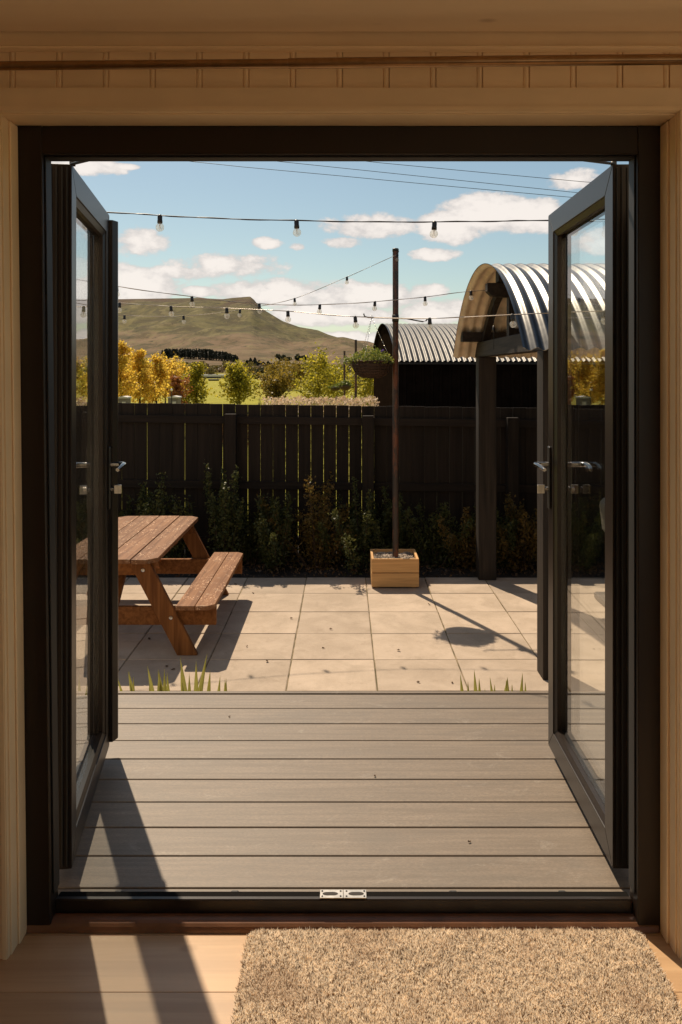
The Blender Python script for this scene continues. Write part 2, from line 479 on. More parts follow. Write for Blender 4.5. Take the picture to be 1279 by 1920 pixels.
# ------------------------------------------------------------------ mesh helpers
class MB:
    def __init__(s):
        s.v, s.f, s.sm = [], [], []

    def add(s, vs_, fs, smooth=False, mat=None):
        k = len(s.v)
        s.v += [tuple(mat @ Vector(q)) if mat else tuple(q) for q in vs_]
        s.f += [tuple(i + k for i in f) for f in fs]
        s.sm += [smooth] * len(fs)
        return s

    def box(s, x0, x1, y0, y1, z0, z1, c=0.0, mat=None):
        if c <= 0:
            vs_ = [(x, y, z) for z in (z0, z1) for y in (y0, y1) for x in (x0, x1)]
            fs = [(0, 2, 3, 1), (4, 5, 7, 6), (0, 1, 5, 4), (2, 6, 7, 3), (0, 4, 6, 2), (1, 3, 7, 5)]
            return s.add(vs_, fs, False, mat)
        # chamfered: a ring of eight at each of four levels
        vs_ = []
        for z, i in ((z0, c), (z0 + c, 0), (z1 - c, 0), (z1, c)):
            a0, a1, b0, b1 = x0 + i, x1 - i, y0 + i, y1 - i
            d = c if i == 0 else c * 0.4
            vs_ += [(a0 + d, b0, z), (a1 - d, b0, z), (a1, b0 + d, z), (a1, b1 - d, z), (a1 - d, b1, z), (a0 + d, b1, z), (a0, b1 - d, z), (a0, b0 + d, z)]
        fs = [tuple(range(7, -1, -1)), tuple(range(24, 32))]
        for r in range(3):
            for j in range(8):
                k = (j + 1) % 8
                fs.append((r * 8 + j, r * 8 + k, r * 8 + 8 + k, r * 8 + 8 + j))
        return s.add(vs_, fs, False, mat)

    def prism(s, poly, y0, y1, mat=None):
        """polygon given in x,z, drawn out along y"""
        n = len(poly)
        vs_ = [(x, y0, z) for x, z in poly] + [(x, y1, z) for x, z in poly]
        a = sum(poly[i][0] * poly[(i + 1) % n][1] - poly[(i + 1) % n][0] * poly[i][1] for i in range(n))
        f0, f1 = tuple(range(n)), tuple(range(2 * n - 1, n - 1, -1))
        sides = [(i, i + n, (i + 1) % n + n, (i + 1) % n) for i in range(n)]
        if (a < 0) == (y1 > y0):
            f0, f1 = f0[::-1], f1[::-1]
            sides = [q[::-1] for q in sides]
        return s.add(vs_, [f0, f1] + sides, False, mat)

    def tube(s, pts, r, n=8, caps=True, mat=None):
        pts = [Vector(q) for q in pts]
        rs = r if isinstance(r, (list, tuple)) else [r] * len(pts)
        vs_, fs = [], []
        up = None
        for i, q in enumerate(pts):
            d = (pts[min(i + 1, len(pts) - 1)] - pts[max(i - 1, 0)]).normalized()
            if up is None:
                up = Vector((0, 0, 1)) if abs(d.z) < 0.9 else Vector((1, 0, 0))
            a = d.cross(up)
            if a.length < 1e-4:
                a = d.cross(Vector((0, 1, 0)))
            a.normalize()
            b = d.cross(a).normalized()
            up = -b if False else up
            for k in range(n):
                w = 2 * math.pi * k / n
                vs_.append(q + (a * math.cos(w) + b * math.sin(w)) * rs[i])
        for i in range(len(pts) - 1):
            for k in range(n):
                k2 = (k + 1) % n
                fs.append((i * n + k, i * n + k2, i * n + n + k2, i * n + n + k))
        s.add(vs_, fs, True, mat)
        if caps:
            s.add(vs_[:n], [tuple(range(n - 1, -1, -1))], False, mat)
            s.add(vs_[-n:], [tuple(range(n))], False, mat)
        return s

    def lathe(s, prof, n=16, c=(0, 0, 0), mat=None):
        vs_, fs = [], []
        for r, z in prof:
            for k in range(n):
                w = 2 * math.pi * k / n
                vs_.append((c[0] + r * math.cos(w), c[1] + r * math.sin(w), c[2] + z))
        for i in range(len(prof) - 1):
            for k in range(n):
                k2 = (k + 1) % n
                fs.append((i * n + k, i * n + k2, i * n + n + k2, i * n + n + k))
        return s.add(vs_, fs, True, mat)

    def warp(s, fn):
        s.v = [fn(*q) for q in s.v]
        return s

    def mesh(s, name, m):
        me = bpy.data.meshes.new(name)
        me.from_pydata([tuple(q) for q in s.v], [], s.f)
        me.polygons.foreach_set('use_smooth', s.sm)
        if m:
            me.materials.append(M[m])
        me.update()
        return me

    def build(s, name, m, parent=None, loc=None, rot=None):
        return link(name, s.mesh(name, m), parent, loc, rot)


def link(name, me, parent=None, loc=None, rot=None):
    o = bpy.data.objects.new(name, me)
    C.objects.link(o)
    if parent:
        o.parent = parent
    if loc is not None:
        o.location = loc
    if rot is not None:
        o.rotation_euler = rot
    return o


def tag(o, label=None, cat=None, group=None, kind=None):
    if label:
        o['label'] = label
    if cat:
        o['category'] = cat
    if group:
        o['group'] = group
    if kind:
        o['kind'] = kind
    return o


def empty(name, loc=(0, 0, 0), rz=0.0, label=None, cat=None, group=None, kind=None):
    o = bpy.data.objects.new(name, None)
    C.objects.link(o)
    o.location = loc
    o.rotation_euler = (0, 0, rz)
    o.empty_display_size = 0.1
    return tag(o, label, cat, group, kind)


def copy_tree(o, parent=None):
    c = o.copy()
    C.objects.link(c)
    c.parent = parent
    for ch in list(o.children):
        copy_tree(ch, c)
    return c


def np_mesh(name, verts, faces4, m, smooth=False):
    """verts (N,3), faces (F,k) as arrays"""
    me = bpy.data.meshes.new(name)
    nf, k = faces4.shape
    me.vertices.add(len(verts))
    me.vertices.foreach_set('co', np.ascontiguousarray(verts, dtype=np.float32).ravel())
    me.loops.add(nf * k)
    me.loops.foreach_set('vertex_index', np.ascontiguousarray(faces4, dtype=np.int32).ravel())
    me.polygons.add(nf)
    me.polygons.foreach_set('loop_start', np.arange(0, nf * k, k, dtype=np.int32))
    me.polygons.foreach_set('loop_total', np.full(nf, k, dtype=np.int32))
    me.polygons.foreach_set('use_smooth', np.full(nf, smooth))
    me.materials.append(M[m])
    me.update()
    me.validate()
    return me


def rand_dirs(n):
    v = rng.normal(size=(n, 3))
    return v / np.linalg.norm(v, axis=1, keepdims=True)


def leaf_quads(cent, size, aspect=0.6, up=0.0):
    """pointed four-cornered leaves round the given centres"""
    n = len(cent)
    a = rand_dirs(n)
    a[:, 2] += up
    a /= np.linalg.norm(a, axis=1, keepdims=True)
    b = np.cross(a, rand_dirs(n))
    b /= np.linalg.norm(b, axis=1, keepdims=True)
    s = (size * (0.6 + 0.8 * rng.random((n, 1))))
    v = np.stack([cent - a * s, cent + b * s * aspect, cent + a * s, cent - b * s * aspect], axis=1).reshape(-1, 3)
    f = np.arange(n * 4, dtype=np.int32).reshape(-1, 4)
    return v, f


# ==================================================================== THE LAND
SIL = [(-1500, 640), (-900, 600), (-500, 572), (-200, 566), (0, 562), (150, 561), (215, 561), (314, 559.5), (370, 558.5), (417, 561), (436, 558.5), (469, 556),
       (476.5, 562), (486, 574), (492, 579), (510, 590), (530, 602), (561, 613), (596, 619), (615, 627), (640, 634.5),
       (659, 640.5), (685, 649), (720, 656), (800, 664), (1000, 670), (1300, 668), (1800, 655), (2600, 664)]
SU = np.array([(x - 645) / F for x, _ in SIL])
ST = np.array([(695 - y) / F for _, y in SIL])


def vnoise(x, y, seed=0):
    """cheap smooth value noise"""
    xi, yi = np.floor(x).astype(int), np.floor(y).astype(int)
    xf, yf = x - xi, y - yi
    xf, yf = xf * xf * (3 - 2 * xf), yf * yf * (3 - 2 * yf)

    def h(a, b):
        k = (a * 374761393 + b * 668265263 + seed * 1442695041) & 0xffffffff
        k = ((k ^ (k >> 13)) * 1274126177) & 0xffffffff
        return (k & 0xffff) / 65535.0
    return (h(xi, yi) * (1 - xf) + h(xi + 1, yi) * xf) * (1 - yf) + (h(xi, yi + 1) * (1 - xf) + h(xi + 1, yi + 1) * xf) * yf


Y_RISE, Y_TOP = 300.0, 2600.0


def ground_z(u, Y):
    u, Y = np.asarray(u, float), np.asarray(Y, float)
    T = np.interp(u, SU, ST)
    s = np.clip((Y - Y_RISE) / (Y_TOP - Y_RISE), 0, 1.4)
    g = np.interp(s, [0, 0.08, 0.2, 0.4, 0.65, 0.85, 1.0, 1.4], [0, 0.10, 0.215, 0.40, 0.68, 0.90, 1.0, 0.80])
    g = np.where(s <= 1, g, g)
    lowT = np.minimum(T, 0.030)
    Tg = np.where(g < 0.25, lowT * (g / 0.25) * 0.8 + (T * g - lowT * g) * 0.35, 0)
    k0 = lowT * 0.8 + (T - lowT) * 0.25 * 0.35
    Tg = np.where(g >= 0.25, k0 + (T - k0) * (g - 0.25) / 0.75, Tg)
    z = ZC - 2.14 * (1 - np.clip(s * 8, 0, 1)) + Tg * Y
    X = u * Y
    amp = np.clip((Y - 740) / 500, 0, 1) * np.clip((2560 - Y) / 500, 0, 1)
    fold = (vnoise(X / 210 + Y / 900, Y / 800, 3) - .5) * 44 + (vnoise(X / 70 + Y / 300, Y / 300, 5) - .5) * 24 + (vnoise(X / 26, Y / 90, 8) - .5) * 9
    return z + fold * amp - np.clip((12 - Y) / 1, 0, 1) * 0.0


us = np.concatenate([np.linspace(-1.6, -0.4, 60), np.linspace(-0.39, 0.12, 330), np.linspace(0.13, 1.6, 80)])
ys = np.concatenate([np.array([3.95, 8, 12, 20, 35, 60, 100, 150, 200, 250]), np.geomspace(300, 2600, 170), np.geomspace(2650, 3600, 10)])
U, YY = np.meshgrid(us, ys)
ZZ = ground_z(U, YY)
ZZ[:3] = -1.1
ZZ[3] = -0.67
XX = U * YY
XX[0] = us * 30
XX[1] = us * 34
XX[2] = us * 38
XX[3] = us * 44
verts = np.stack([XX, YY, ZZ], -1).reshape(-1, 3)
ny, nx = U.shape
idx = np.arange(ny * nx).reshape(ny, nx)
faces = np.stack([idx[:-1, :-1], idx[:-1, 1:], idx[1:, 1:], idx[1:, :-1]], -1).reshape(-1, 4)
terrain = link('terrain', np_mesh('terrain', verts, faces, 'land', True))
tag(terrain, kind='structure')
# ground behind the house so that the sheet goes on all round
MB().box(-400, 400, -400, 3.9, -0.9, -0.70).build('ground', 'dark_soil')['kind'] = 'structure'


def at(px, py, Y):
    return ((px - 645) * Y / F, Y, ZC + (695 - py) * Y / F)


def gz(px, Y):
    return float(ground_z((px - 645) / F, Y))


def ground_Y(px, py, lo=310, hi=2300):
    """how far off the land is that shows at this height over the given bearing"""
    yy_ = np.linspace(lo, hi, 400)
    pr_ = 695 - (ground_z(np.full(400, (px - 645) / F), yy_) - ZC) * F / yy_
    k = np.argmax(pr_ <= py)
    return float(yy_[k])


# ==================================================================== THE ROOM
RWX = 1.62       # inner face of the right-hand wall
WY = 2.11        # plane of the wall boarding
FY = 2.20        # plane of the door frame
XL, XR = -0.855, 0.841


def lean(x, y, z):
    """the left jamb stands a little out of plumb"""
    if x < -0.3:
        x += 0.0115 * (1.05 - z)
    return (x, y, z)


floor = empty('floor', (0, 0, 0), kind='structure')
pk = {}
for i in range(18):
    y1 = 2.186 - 0.2 * i
    y0 = y1 - 0.2
    y1 = min(y1, 2.186)
    xs = [-2.4, -2.4 + 0.75 + (i * 0.13) % 0.9]
    while xs[-1] < RWX:
        xs.append(min(xs[-1] + 1.95, RWX))
    for a, b in zip(xs[:-1], xs[1:]):
        if b - a < 0.02:
            continue
        MB().box(0, b - a - 0.0008, 0, 0.1990, -0.012, 0.0, 0.0009).build('plank', 'oak_laminate', floor, (a, y0, 0))
MB().box(-2.4, RWX, 2.1865, 2.22, -0.012, -0.0005).build('plank', 'oak_laminate', floor)
sub = MB().box(-2.45, RWX + 0.1, -1.5, 2.33, -0.20, -0.0125).build('floor_base', 'rug_backing')
tag(sub, kind='structure')

ceiling = empty('ceiling', (0, 0, 0), kind='structure')
CZ = 2.329
yb = 2.0795
for i in range(16):
    w = 0.212
    MB().box(-2.4, RWX, 0, w - 0.0022, 0, 0.018, 0.0012).build('ceiling_board', 'ceiling_paint', ceiling, (0, yb - w * (i + 1), CZ))
tag(MB().box(-2.45, RWX + 0.1, -1.5, 2.33, CZ + 0.019, CZ + 0.12).build('roof_deck', 'house_render'), kind='structure')

wall = empty('wall_front', (0, 0, 0), kind='structure')
# boarding with its double beads: above and to both sides of the opening
BZ0, BZ1 = 2.196, 2.289


def beadboard(x0, x1, z0, z1, parent):
    """one board of the wall lining, its bead grooves at the right-hand edge"""
    prof = [(x0 + 0.0005, WY), (x1 - 0.0165, WY), (x1 - 0.0150, WY + 0.0035), (x1 - 0.0135, WY), (x1 - 0.0085, WY - 0.0012), (x1 - 0.004, WY), (x1 - 0.0015, WY + 0.004), (x1 - 0.0005, WY + 0.004),
            (x1 - 0.0005, WY + 0.016), (x0 + 0.0005, WY + 0.016)]
    n = len(prof)
    vs_ = [(x, y, z0) for x, y in prof] + [(x, y, z1) for x, y in prof]
    fs = [tuple(range(n - 1, -1, -1)), tuple(range(n, 2 * n))] + [(i, (i + 1) % n, (i + 1) % n + n, i + n) for i in range(n)]
    MB().add(vs_, fs).build('wall_board', 'cream_paint', parent)


x = -2.4 + 0.027
while x < RWX - 0.12:
    if x + 0.1185 < XL - 0.06 or x > XR + 0.06:
        beadboard(x, x + 0.1185, 0.0, BZ1 + 0.02, wall)
    else:
        beadboard(x, x + 0.1185, BZ0 - 0.03, BZ1 + 0.02, wall)
    x += 0.1185
# the wall's body behind the lining
MB().box(-2.45, XL - 0.031, WY + 0.017, 2.31, -0.7, 2.45).build('wall_body', 'wall_cladding', wall)
MB().box(XR + 0.031, RWX + 0.1, WY + 0.017, 2.31, -0.7, 2.45).build('wall_body', 'wall_cladding', wall)
MB().box(XL - 0.0115, XR + 0.0115, WY + 0.017, 2.33, 2.146, 2.45).build('wall_body', 'wall_cladding', wall)
# outside skin of the house, unseen; made pale to bounce sun onto the patio
house = empty('house_wall', (0, 2.32, 0), 0, 'unseen outside wall of the house beside the doorway, made pale to bounce sun onto the patio', 'wall')
for a_ in ((-5.5, XL - 0.012, -0.7, 2.75), (XR + 0.012, RWX + 0.12, -0.7, 2.75), (XL - 0.0115, XR + 0.0115, 2.146, 2.75)):
    MB().box(a_[0], a_[1], -0.0095, 0.02, a_[2], a_[3], 0.003).build('render', 'house_render', house)
# cornice board under the ceiling
MB().box(-2.4, RWX - 0.001, 2.084, WY - 0.0005, BZ1, CZ + 0.018, 0.003).build('cornice', 'cream_paint', wall)
MB().box(-2.4, RWX - 0.001, 2.076, 2.0835, BZ1 + 0.0005, BZ1 + 0.007, 0.002).build('cornice_bead', 'cream_paint', wall)

lining = empty('door_lining', (0, 2.1, 0), 0, 'cream painted timber lining and architrave round the opening of the double doors', 'door trim')


def ll(mb, name, m='cream_paint'):
    o = mb.warp(lean).build(name, m, lining)
    o.location = (0, -2.1, 0)
    return o


# reveal boards (between wall face and frame), with a small step along them
ll(MB().box(XL - 0.030, XL, 2.112, 2.309, 0.0, 2.1315, 0.001), 'jamb_lining')
ll(MB().box(XR, XR + 0.030, 2.112, 2.309, 0.0, 2.1315, 0.001), 'jamb_lining')
ll(MB().box(XL - 0.030, XR + 0.030, 2.112, 2.309, 2.132, 2.1455, 0.001), 'head_lining')
ll(MB().box(XL, XL + 0.006, 2.150, 2.1985, 0.0, 2.128, 0.002), 'stop_bead')
ll(MB().box(XR - 0.006, XR, 2.150, 2.1985, 0.0, 2.128, 0.002), 'stop_bead')
# architrave: flat board with a rounded inner bead, mitred at the corners
AW = 0.064
for (nm, poly) in (('architrave', [(XL - 0.004, 0.0), (XL - 0.004, 2.136), (XL - AW, 2.196), (XL - AW, 0.0)]),
                   ('architrave', [(XR + 0.004, 0.0), (XR + AW, 0.0), (XR + AW, 2.196), (XR + 0.004, 2.136)]),
                   ('architrave_head', [(XL - 0.0035, 2.1365), (XR + 0.0035, 2.1365), (XR + AW, 2.1965), (XL - AW, 2.1965)])):
    ll(MB().prism(poly, 2.0975, 2.111), nm)
for (nm, poly) in (('architrave_bead', [(XL - 0.006, 0.0), (XL - 0.006, 2.1385), (XL - 0.016, 2.148), (XL - 0.016, 0.0)]),
                   ('architrave_bead', [(XR + 0.006, 0.0), (XR + 0.016, 0.0), (XR + 0.016, 2.148), (XR + 0.006, 2.1385)]),
                   ('architrave_bead', [(XL - 0.006, 2.1390), (XR + 0.006, 2.1390), (XR + 0.016, 2.1485), (XL - 0.016, 2.1485)])):
    ll(MB().prism(poly, 2.0935, 2.097), nm)

# side walls and back of the room, with unseen openings added for more light
side = MB().box(-2.50, -2.401, -1.4, 2.105, 0, 2.45).build('wall_left', 'room_wall')
tag(side, kind='structure')
side = MB().box(RWX, RWX + 0.1, -1.39, -1.30, 0, 2.45).box(RWX, RWX + 0.1, 1.95, 2.105, 0, 2.45).box(RWX, RWX + 0.1, -1.3, 1.95, 2.24, 2.45).build('wall_right', 'room_wall')
tag(MB().box(RWX + 0.1, 16, -12, 3.4, -0.25, -0.10).build('side_bounce_ground', 'bounce_gravel'), kind='structure')  # unseen sunlit ground added to bounce light in from the right
tag(MB().box(-12, RWX + 0.099, -14, -1.501, -0.25, -0.10).build('back_bounce_ground', 'bounce_gravel'), kind='structure')  # same addition behind the room, throwing light through the back opening
sg = empty('added_glazing', (RWX + 0.05, 0.325, 0), 0, 'unseen floor-to-ceiling dark-framed glazing added on the right to let more light into the room', 'window')
for k in range(2):
    y0 = -1.62 + 1.62 * k
    for b_ in ((y0, y0 + 0.05, 0.0, 2.239), (y0 + 1.57, y0 + 1.619, 0.0, 2.239), (y0 + 0.051, y0 + 1.569, 0.0, 0.05), (y0 + 0.051, y0 + 1.569, 2.19, 2.239)):
        MB().box(-0.03, 0.03, b_[0] + 0.0005, b_[1], b_[2] + 0.001, b_[3], 0.002).build('frame', 'dark_frame', sg)
    MB().box(-0.008, 0.008, y0 + 0.051, y0 + 1.569, 0.051, 2.189).build('pane', 'pane_glass', sg)
tag(side, kind='structure')
bw = MB()
bw.box(-2.5, 0.35, -1.5, -1.4, 0, 2.45).box(0.35, RWX + 0.1, -1.5, -1.4, 2.26, 2.45)
tag(bw.build('wall_back', 'room_wall'), kind='structure')

# brown quarter-round moulding on the floor along the sill
pr = [(2.2345, 0.0005)] + [(2.232 - 0.040 * math.cos(a), 0.001 + 0.026 * math.sin(a)) for a in np.linspace(0, math.pi / 2, 7)]
mv = [(-0.846, y, z) for y, z in pr] + [(0.832, y, z) for y, z in pr]
n = len(pr)
mo = MB().add(mv, [tuple(range(n)), tuple(range(2 * n - 1, n - 1, -1))] + [(i, i + n, (i + 1) % n + n, (i + 1) % n) for i in range(n)])
tag(mo.build('floor_moulding', 'brown_moulding'), 'narrow brown rounded moulding on the floor along the inside of the door sill', 'moulding')

# ==================================================================== CURTAIN POLE
cp = empty('curtain_pole', (0, 2.0, 2.2), 0, 'thin bronze metal curtain pole running across above the doorway', 'curtain pole')
a = Vector(at(-260, 126, 2.045)) - Vector((0, 2.0, 2.2))
b = Vector(at(1500, 109, 1.925)) - Vector((0, 2.0, 2.2))
mid_ = a.lerp(b, 0.47)
MB().tube([a, a.lerp(mid_, .5), mid_ + Vector((0, 0, -0.001))], 0.0108, 16).build('pole_tube', 'brass_pole', cp)
MB().tube([mid_ + Vector((0.0005, 0, -0.001)), mid_.lerp(b, .5), b], 0.0125, 16).build('pole_tube', 'brass_pole', cp)
for q, s in ((a, -1), (b, 1)):
    MB().lathe([(0.0, -0.028), (0.018, -0.022), (0.026, 0.0), (0.018, 0.022), (0.0, 0.028)], 16, mat=Matrix.Translation(q + Vector((s * 0.025, 0, 0)))).build('finial', 'brass_pole', cp)
    MB().tube([q - Vector((s * 0.03, 0, 0)), (q.x - s * 0.03, 0.106, q.z)], 0.008, 8).build('bracket', 'brass_pole', cp)

# ==================================================================== DOOR FRAME
frame = empty('door_frame', (0, 2.2, 0), 0, 'dark brown frame fixed round the opening that carries both glazed doors', 'door frame')


def fr(mb, name, m='dark_frame'):
    return mb.warp(lean).build(name, m, frame, (0, -2.2, 0))


fx0, fx1 = -0.787, 0.777      # inner lip
fr(MB().box(XL + 0.001, fx0, 2.20, 2.262, 0.0, 2.1315, 0.003), 'frame_jamb')
fr(MB().box(fx1, XR - 0.001, 2.20, 2.262, 0.0, 2.1315, 0.003), 'frame_jamb')
fr(MB().box(fx0 - 0.002, fx1 + 0.002, 2.201, 2.262, 2.0555, 2.131, 0.003), 'frame_head')
# outer rebate
fr(MB().box(XL + 0.001, XL + 0.032, 2.2625, 2.335, 0.0, 2.1315, 0.002), 'frame_rebate')
fr(MB().box(XR - 0.032, XR - 0.001, 2.2625, 2.335, 0.0, 2.1315, 0.002), 'frame_rebate')
fr(MB().box(XL + 0.033, XR - 0.033, 2.2625, 2.335, 2.100, 2.1315, 0.002), 'frame_rebate')
# beads and seals on the frame face
for xx in (fx0 + 0.0005, fx1 - 0.0045):
    fr(MB().box(xx, xx + 0.004, 2.215, 2.258, 0.09, 2.055, 0.001), 'seal', 'rubber_seal')
for xx in (-0.8215, 0.806):
    fr(MB().box(xx, xx + 0.005, 2.2630, 2.345, 0.03, 2.099, 0.001), 'seal', 'rubber_seal')
fr(MB().box(fx0, fx1, 2.215, 2.258, 2.0505, 2.0555, 0.001), 'seal', 'rubber_seal')
sill = empty('door_sill', (0, 2.2, 0), 0, 'dark brown threshold sill across the foot of the doorway', 'door sill')


def sl(mb, name, m='dark_frame'):
    return mb.build(name, m, sill, (0, -2.2, 0))


sl(MB().box(-0.7775, 0.775, 2.235, 2.2515, 0.002, 0.062, 0.003), 'sill_body')
sl(MB().box(-0.7775, 0.775, 2.252, 2.280, 0.002, 0.0575, 0.003), 'sill_seal', 'black_rubber')
sl(MB().box(-0.7775, 0.775, 2.2805, 2.338, -0.05, -0.004, 0.002), 'sill_step')
for xx in (-0.30, -0.62, 0.30, 0.60):
    sl(MB().box(xx - 0.010, xx + 0.010, 2.281, 2.293, -0.003, 0.052, 0.002), 'drain_cap', 'rubber_seal')
kp = empty('keep_plate', (-0.001, 2.256, 0.0626), 0, 'small silver twin-slot keep plate screwed on the middle of the sill', 'keep plate')
MB().box(-0.064, -0.0015, -0.018, 0.018, 0, 0.0022, 0.0006).build('plate', 'satin_steel', kp)
MB().box(-0.0005, 0.062, -0.018, 0.018, 0, 0.0022, 0.0006).build('plate', 'satin_steel', kp)
for xx in (-0.036, 0.034):
    e_ = [(0.015 * math.cos(w) + (0.006 if math.cos(w) > 0 else -0.006), 0.0075 * math.sin(w)) for w in np.linspace(0, 2 * math.pi, 20, endpoint=False)]
    MB().add([(xx + q, w, 0.0026) for q, w in e_], [tuple(range(20))]).build('slot', 'slot_dark', kp)
for xx in (-0.058, -0.008, 0.008, 0.056):
    for yy in (-0.011, 0.011):
        MB().lathe([(0.0, 0.0), (0.0026, 0.0002), (0.0026, -0.001)][::-1], 10, (xx, yy, 0.0030)).build('screw', 'chrome', kp)


# ==================================================================== THE TWO DOORS
def make_door(name, loc, ang, s, label, astragal):
    """s=+1: inner face looks to local +y, s=-1: to local -y"""
    d = empty(name, loc, ang, label, 'glazed door')
    Wd, H, b_, th = 0.81, 2.064, 0.078, 0.070
    Y0, Y1 = 0.0, -s * th

    def yy(a):
        return -s * a
    k = 0.0006
    polys = [('stile', [(0, 0), (b_, b_), (b_, H - b_), (0, H)]),
             ('stile', [(Wd, 0), (Wd, H), (Wd - b_, H - b_), (Wd - b_, b_)]),
             ('rail', [(k, 0), (Wd - k, 0), (Wd - b_ - k, b_ - 0.0002), (b_ + k, b_ - 0.0002)]),
             ('rail', [(k, H), (b_ + k, H - b_ + 0.0002), (Wd - b_ - k, H - b_ + 0.0002), (Wd - k, H)])]
    for nm, po in polys:
        o = MB().prism(po, Y0, Y1).build(nm, 'dark_frame', d)
        bm = o.modifiers.new('edge', 'BEVEL')
        bm.width = 0.0022
        bm.segments = 2
        bm.limit_method = 'ANGLE'
    # sloping glazing beads, both faces
    i0, i1 = b_ - 0.0005, b_ + 0.018
    for a0, a1 in ((0.004, 0.027), (0.066, 0.052)):
        for side_ in range(4):
            def P(x, z, a):
                return (x, yy(a), z)
            o0 = [(i0, i0), (Wd - i0, i0), (Wd - i0, H - i0), (i0, H - i0)]
            o1 = [(i1, i1), (Wd - i1, i1), (Wd - i1, H - i1), (i1, H - i1)]
            e = (side_ + 1) % 4
            am = a0 + (a1 - a0) * 0.35
            q = [P(*o0[side_], a0), P(*o0[e], a0), P(*o1[e], am), P(*o1[side_], am), P(*o1[e], a1), P(*o1[side_], a1), P(*o0[side_], a1), P(*o0[e], a1)]
            MB().add(q, [(0, 1, 2, 3), (3, 2, 4, 5), (5, 4, 7, 6), (6, 7, 1, 0), (0, 3, 5, 6), (1, 7, 4, 2)]).build('glazing_bead', 'dark_frame', d)
    g = MB().box(i0 + 0.002, Wd - i0 - 0.002, min(yy(0.028), yy(0.051)), max(yy(0.028), yy(0.051)), i0 + 0.002, H - i0 - 0.002)
    g.build('pane', 'pane_glass', d)
    sp = MB()
    # the spacer bar between the two sheets of glass, seen as a pale rim
    for (xa, xb, za, zb) in ((i1 - 0.001, i1 + 0.011, i1, H - i1), (Wd - i1 - 0.011, Wd - i1 + 0.001, i1, H - i1)):
        sp.box(xa, xb, min(yy(.032), yy(.047)), max(yy(.032), yy(.047)), za, zb)
    # seals down the hinge edge
    for a in (0.010, 0.024, 0.040, 0.056):
        MB().box(-0.004, 0.0, min(yy(a), yy(a + 0.005)), max(yy(a), yy(a + 0.005)), 0.01, H - 0.01, 0.001).build('seal', 'rubber_seal', d)
    # hinges
    for z in (0.22, 1.02, 1.84):
        h = MB().tube([(-0.012, yy(0.083), z - 0.05), (-0.012, yy(0.083), z + 0.05)], 0.009, 12).build('hinge', 'black_plastic', d)
        MB().box(-0.006, 0.04, min(yy(0.0705), yy(0.0755)), max(yy(0.0705), yy(0.0755)), z - 0.045, z + 0.045, 0.001).build('leaf_plate', 'black_plastic', h)
    if astragal:
        po = [(0.790, -0.014), (0.822, -0.030), (0.836, -0.030), (0.840, -0.022), (0.840, 0.052), (0.8105, 0.052), (0.8105, -0.001), (0.790, -0.001)]
        n_ = len(po)
        vv = [(x, yy(a), 0.022) for x, a in po] + [(x, yy(a), H - 0.022) for x, a in po]
        fs = [tuple(range(n_)), tuple(range(2 * n_ - 1, n_ - 1, -1))] + [(i, i + n_, (i + 1) % n_ + n_, (i + 1) % n_) for i in range(n_)]
        MB().add(vv, fs).build('cover_strip', 'dark_frame', d)
    else:
        MB().box(Wd, Wd + 0.006, min(yy(0.01), yy(0.06)), max(yy(0.01), yy(0.06)), 0.02, H - 0.02, 0.002).build('lock_strip', 'black_iron', d)
    # handles on both faces: back plate, curved lever, key escutcheon
    hz_ = 1.097
    for face, a0, dr in (('in', 0.0, -1), ('out', th, 1)):
        hx = Wd - 0.036
        pl = MB()
        zz = [hz_ - 0.17, hz_ + 0.07]
        pl.box(hx - 0.015, hx + 0.015, min(yy(a0), yy(a0 + dr * 0.009)), max(yy(a0), yy(a0 + dr * 0.009)), zz[0], zz[1], 0.003)
        hp_ = pl.build('handle', 'black_iron', d)
        A = lambda a: yy(a0 + dr * a)
        pts = [(hx, A(0.008), hz_), (hx, A(0.035), hz_), (hx - 0.003, A(0.050), hz_ + 0.001), (hx - 0.014, A(0.060), hz_ + 0.002), (hx - 0.03, A(0.063), hz_ + 0.003),
               (hx - 0.07, A(0.060), hz_ + 0.003), (hx - 0.105, A(0.055), hz_ - 0.002), (hx - 0.125, A(0.050), hz_ - 0.006)]
        MB().tube(pts, [0.010, 0.010, 0.010, 0.010, 0.009, 0.008, 0.008, 0.007], 12).build('lever', 'chrome', hp_)
        MB().tube([(hx, A(0.008), hz_ - 0.095), (hx, A(0.022), hz_ - 0.095)], 0.009, 12).build('key_barrel', 'chrome', hp_)
        if face == 'in':
            MB().box(hx - 0.004, hx + 0.004, min(A(0.022), A(0.05)), max(A(0.022), A(0.05)), hz_ - 0.112, hz_ - 0.078, 0.0015).build('thumb_turn', 'satin_steel', hp_)
    return d


make_door('glazed_door', (-0.797, 2.436, 0.024), R(90 + 8.2), -1, 'left-hand dark brown glazed door swung fully outward over the deck', True)
make_door('glazed_door', (0.787, 2.436, 0.024), R(89.3), 1, 'right-hand dark brown glazed door standing open at a right angle over the deck', False)
for (p0, p1, lb) in (((-0.66, 2.268, 2.066), (-0.800, 2.452, 2.0925), 'thin dark metal stay from the door head down to the top of the left door'),
                     ((0.58, 2.268, 2.066), (0.795, 2.452, 2.0925), 'thin dark metal stay from the door head down to the top of the right door')):
    st = empty('door_stay', p0, 0, lb, 'door stay')
    v = Vector(p1) - Vector(p0)
    MB().box(0, v.length, -0.008, 0.008, -0.002, 0.002, 0.0008, v.to_track_quat('X', 'Z').to_matrix().to_4x4()).build('arm', 'black_iron', st)
    MB().lathe([(0, -0.006), (0.009, -0.006), (0.009, 0.006), (0, 0.006)], 12, v).build('pivot', 'black_iron', st)

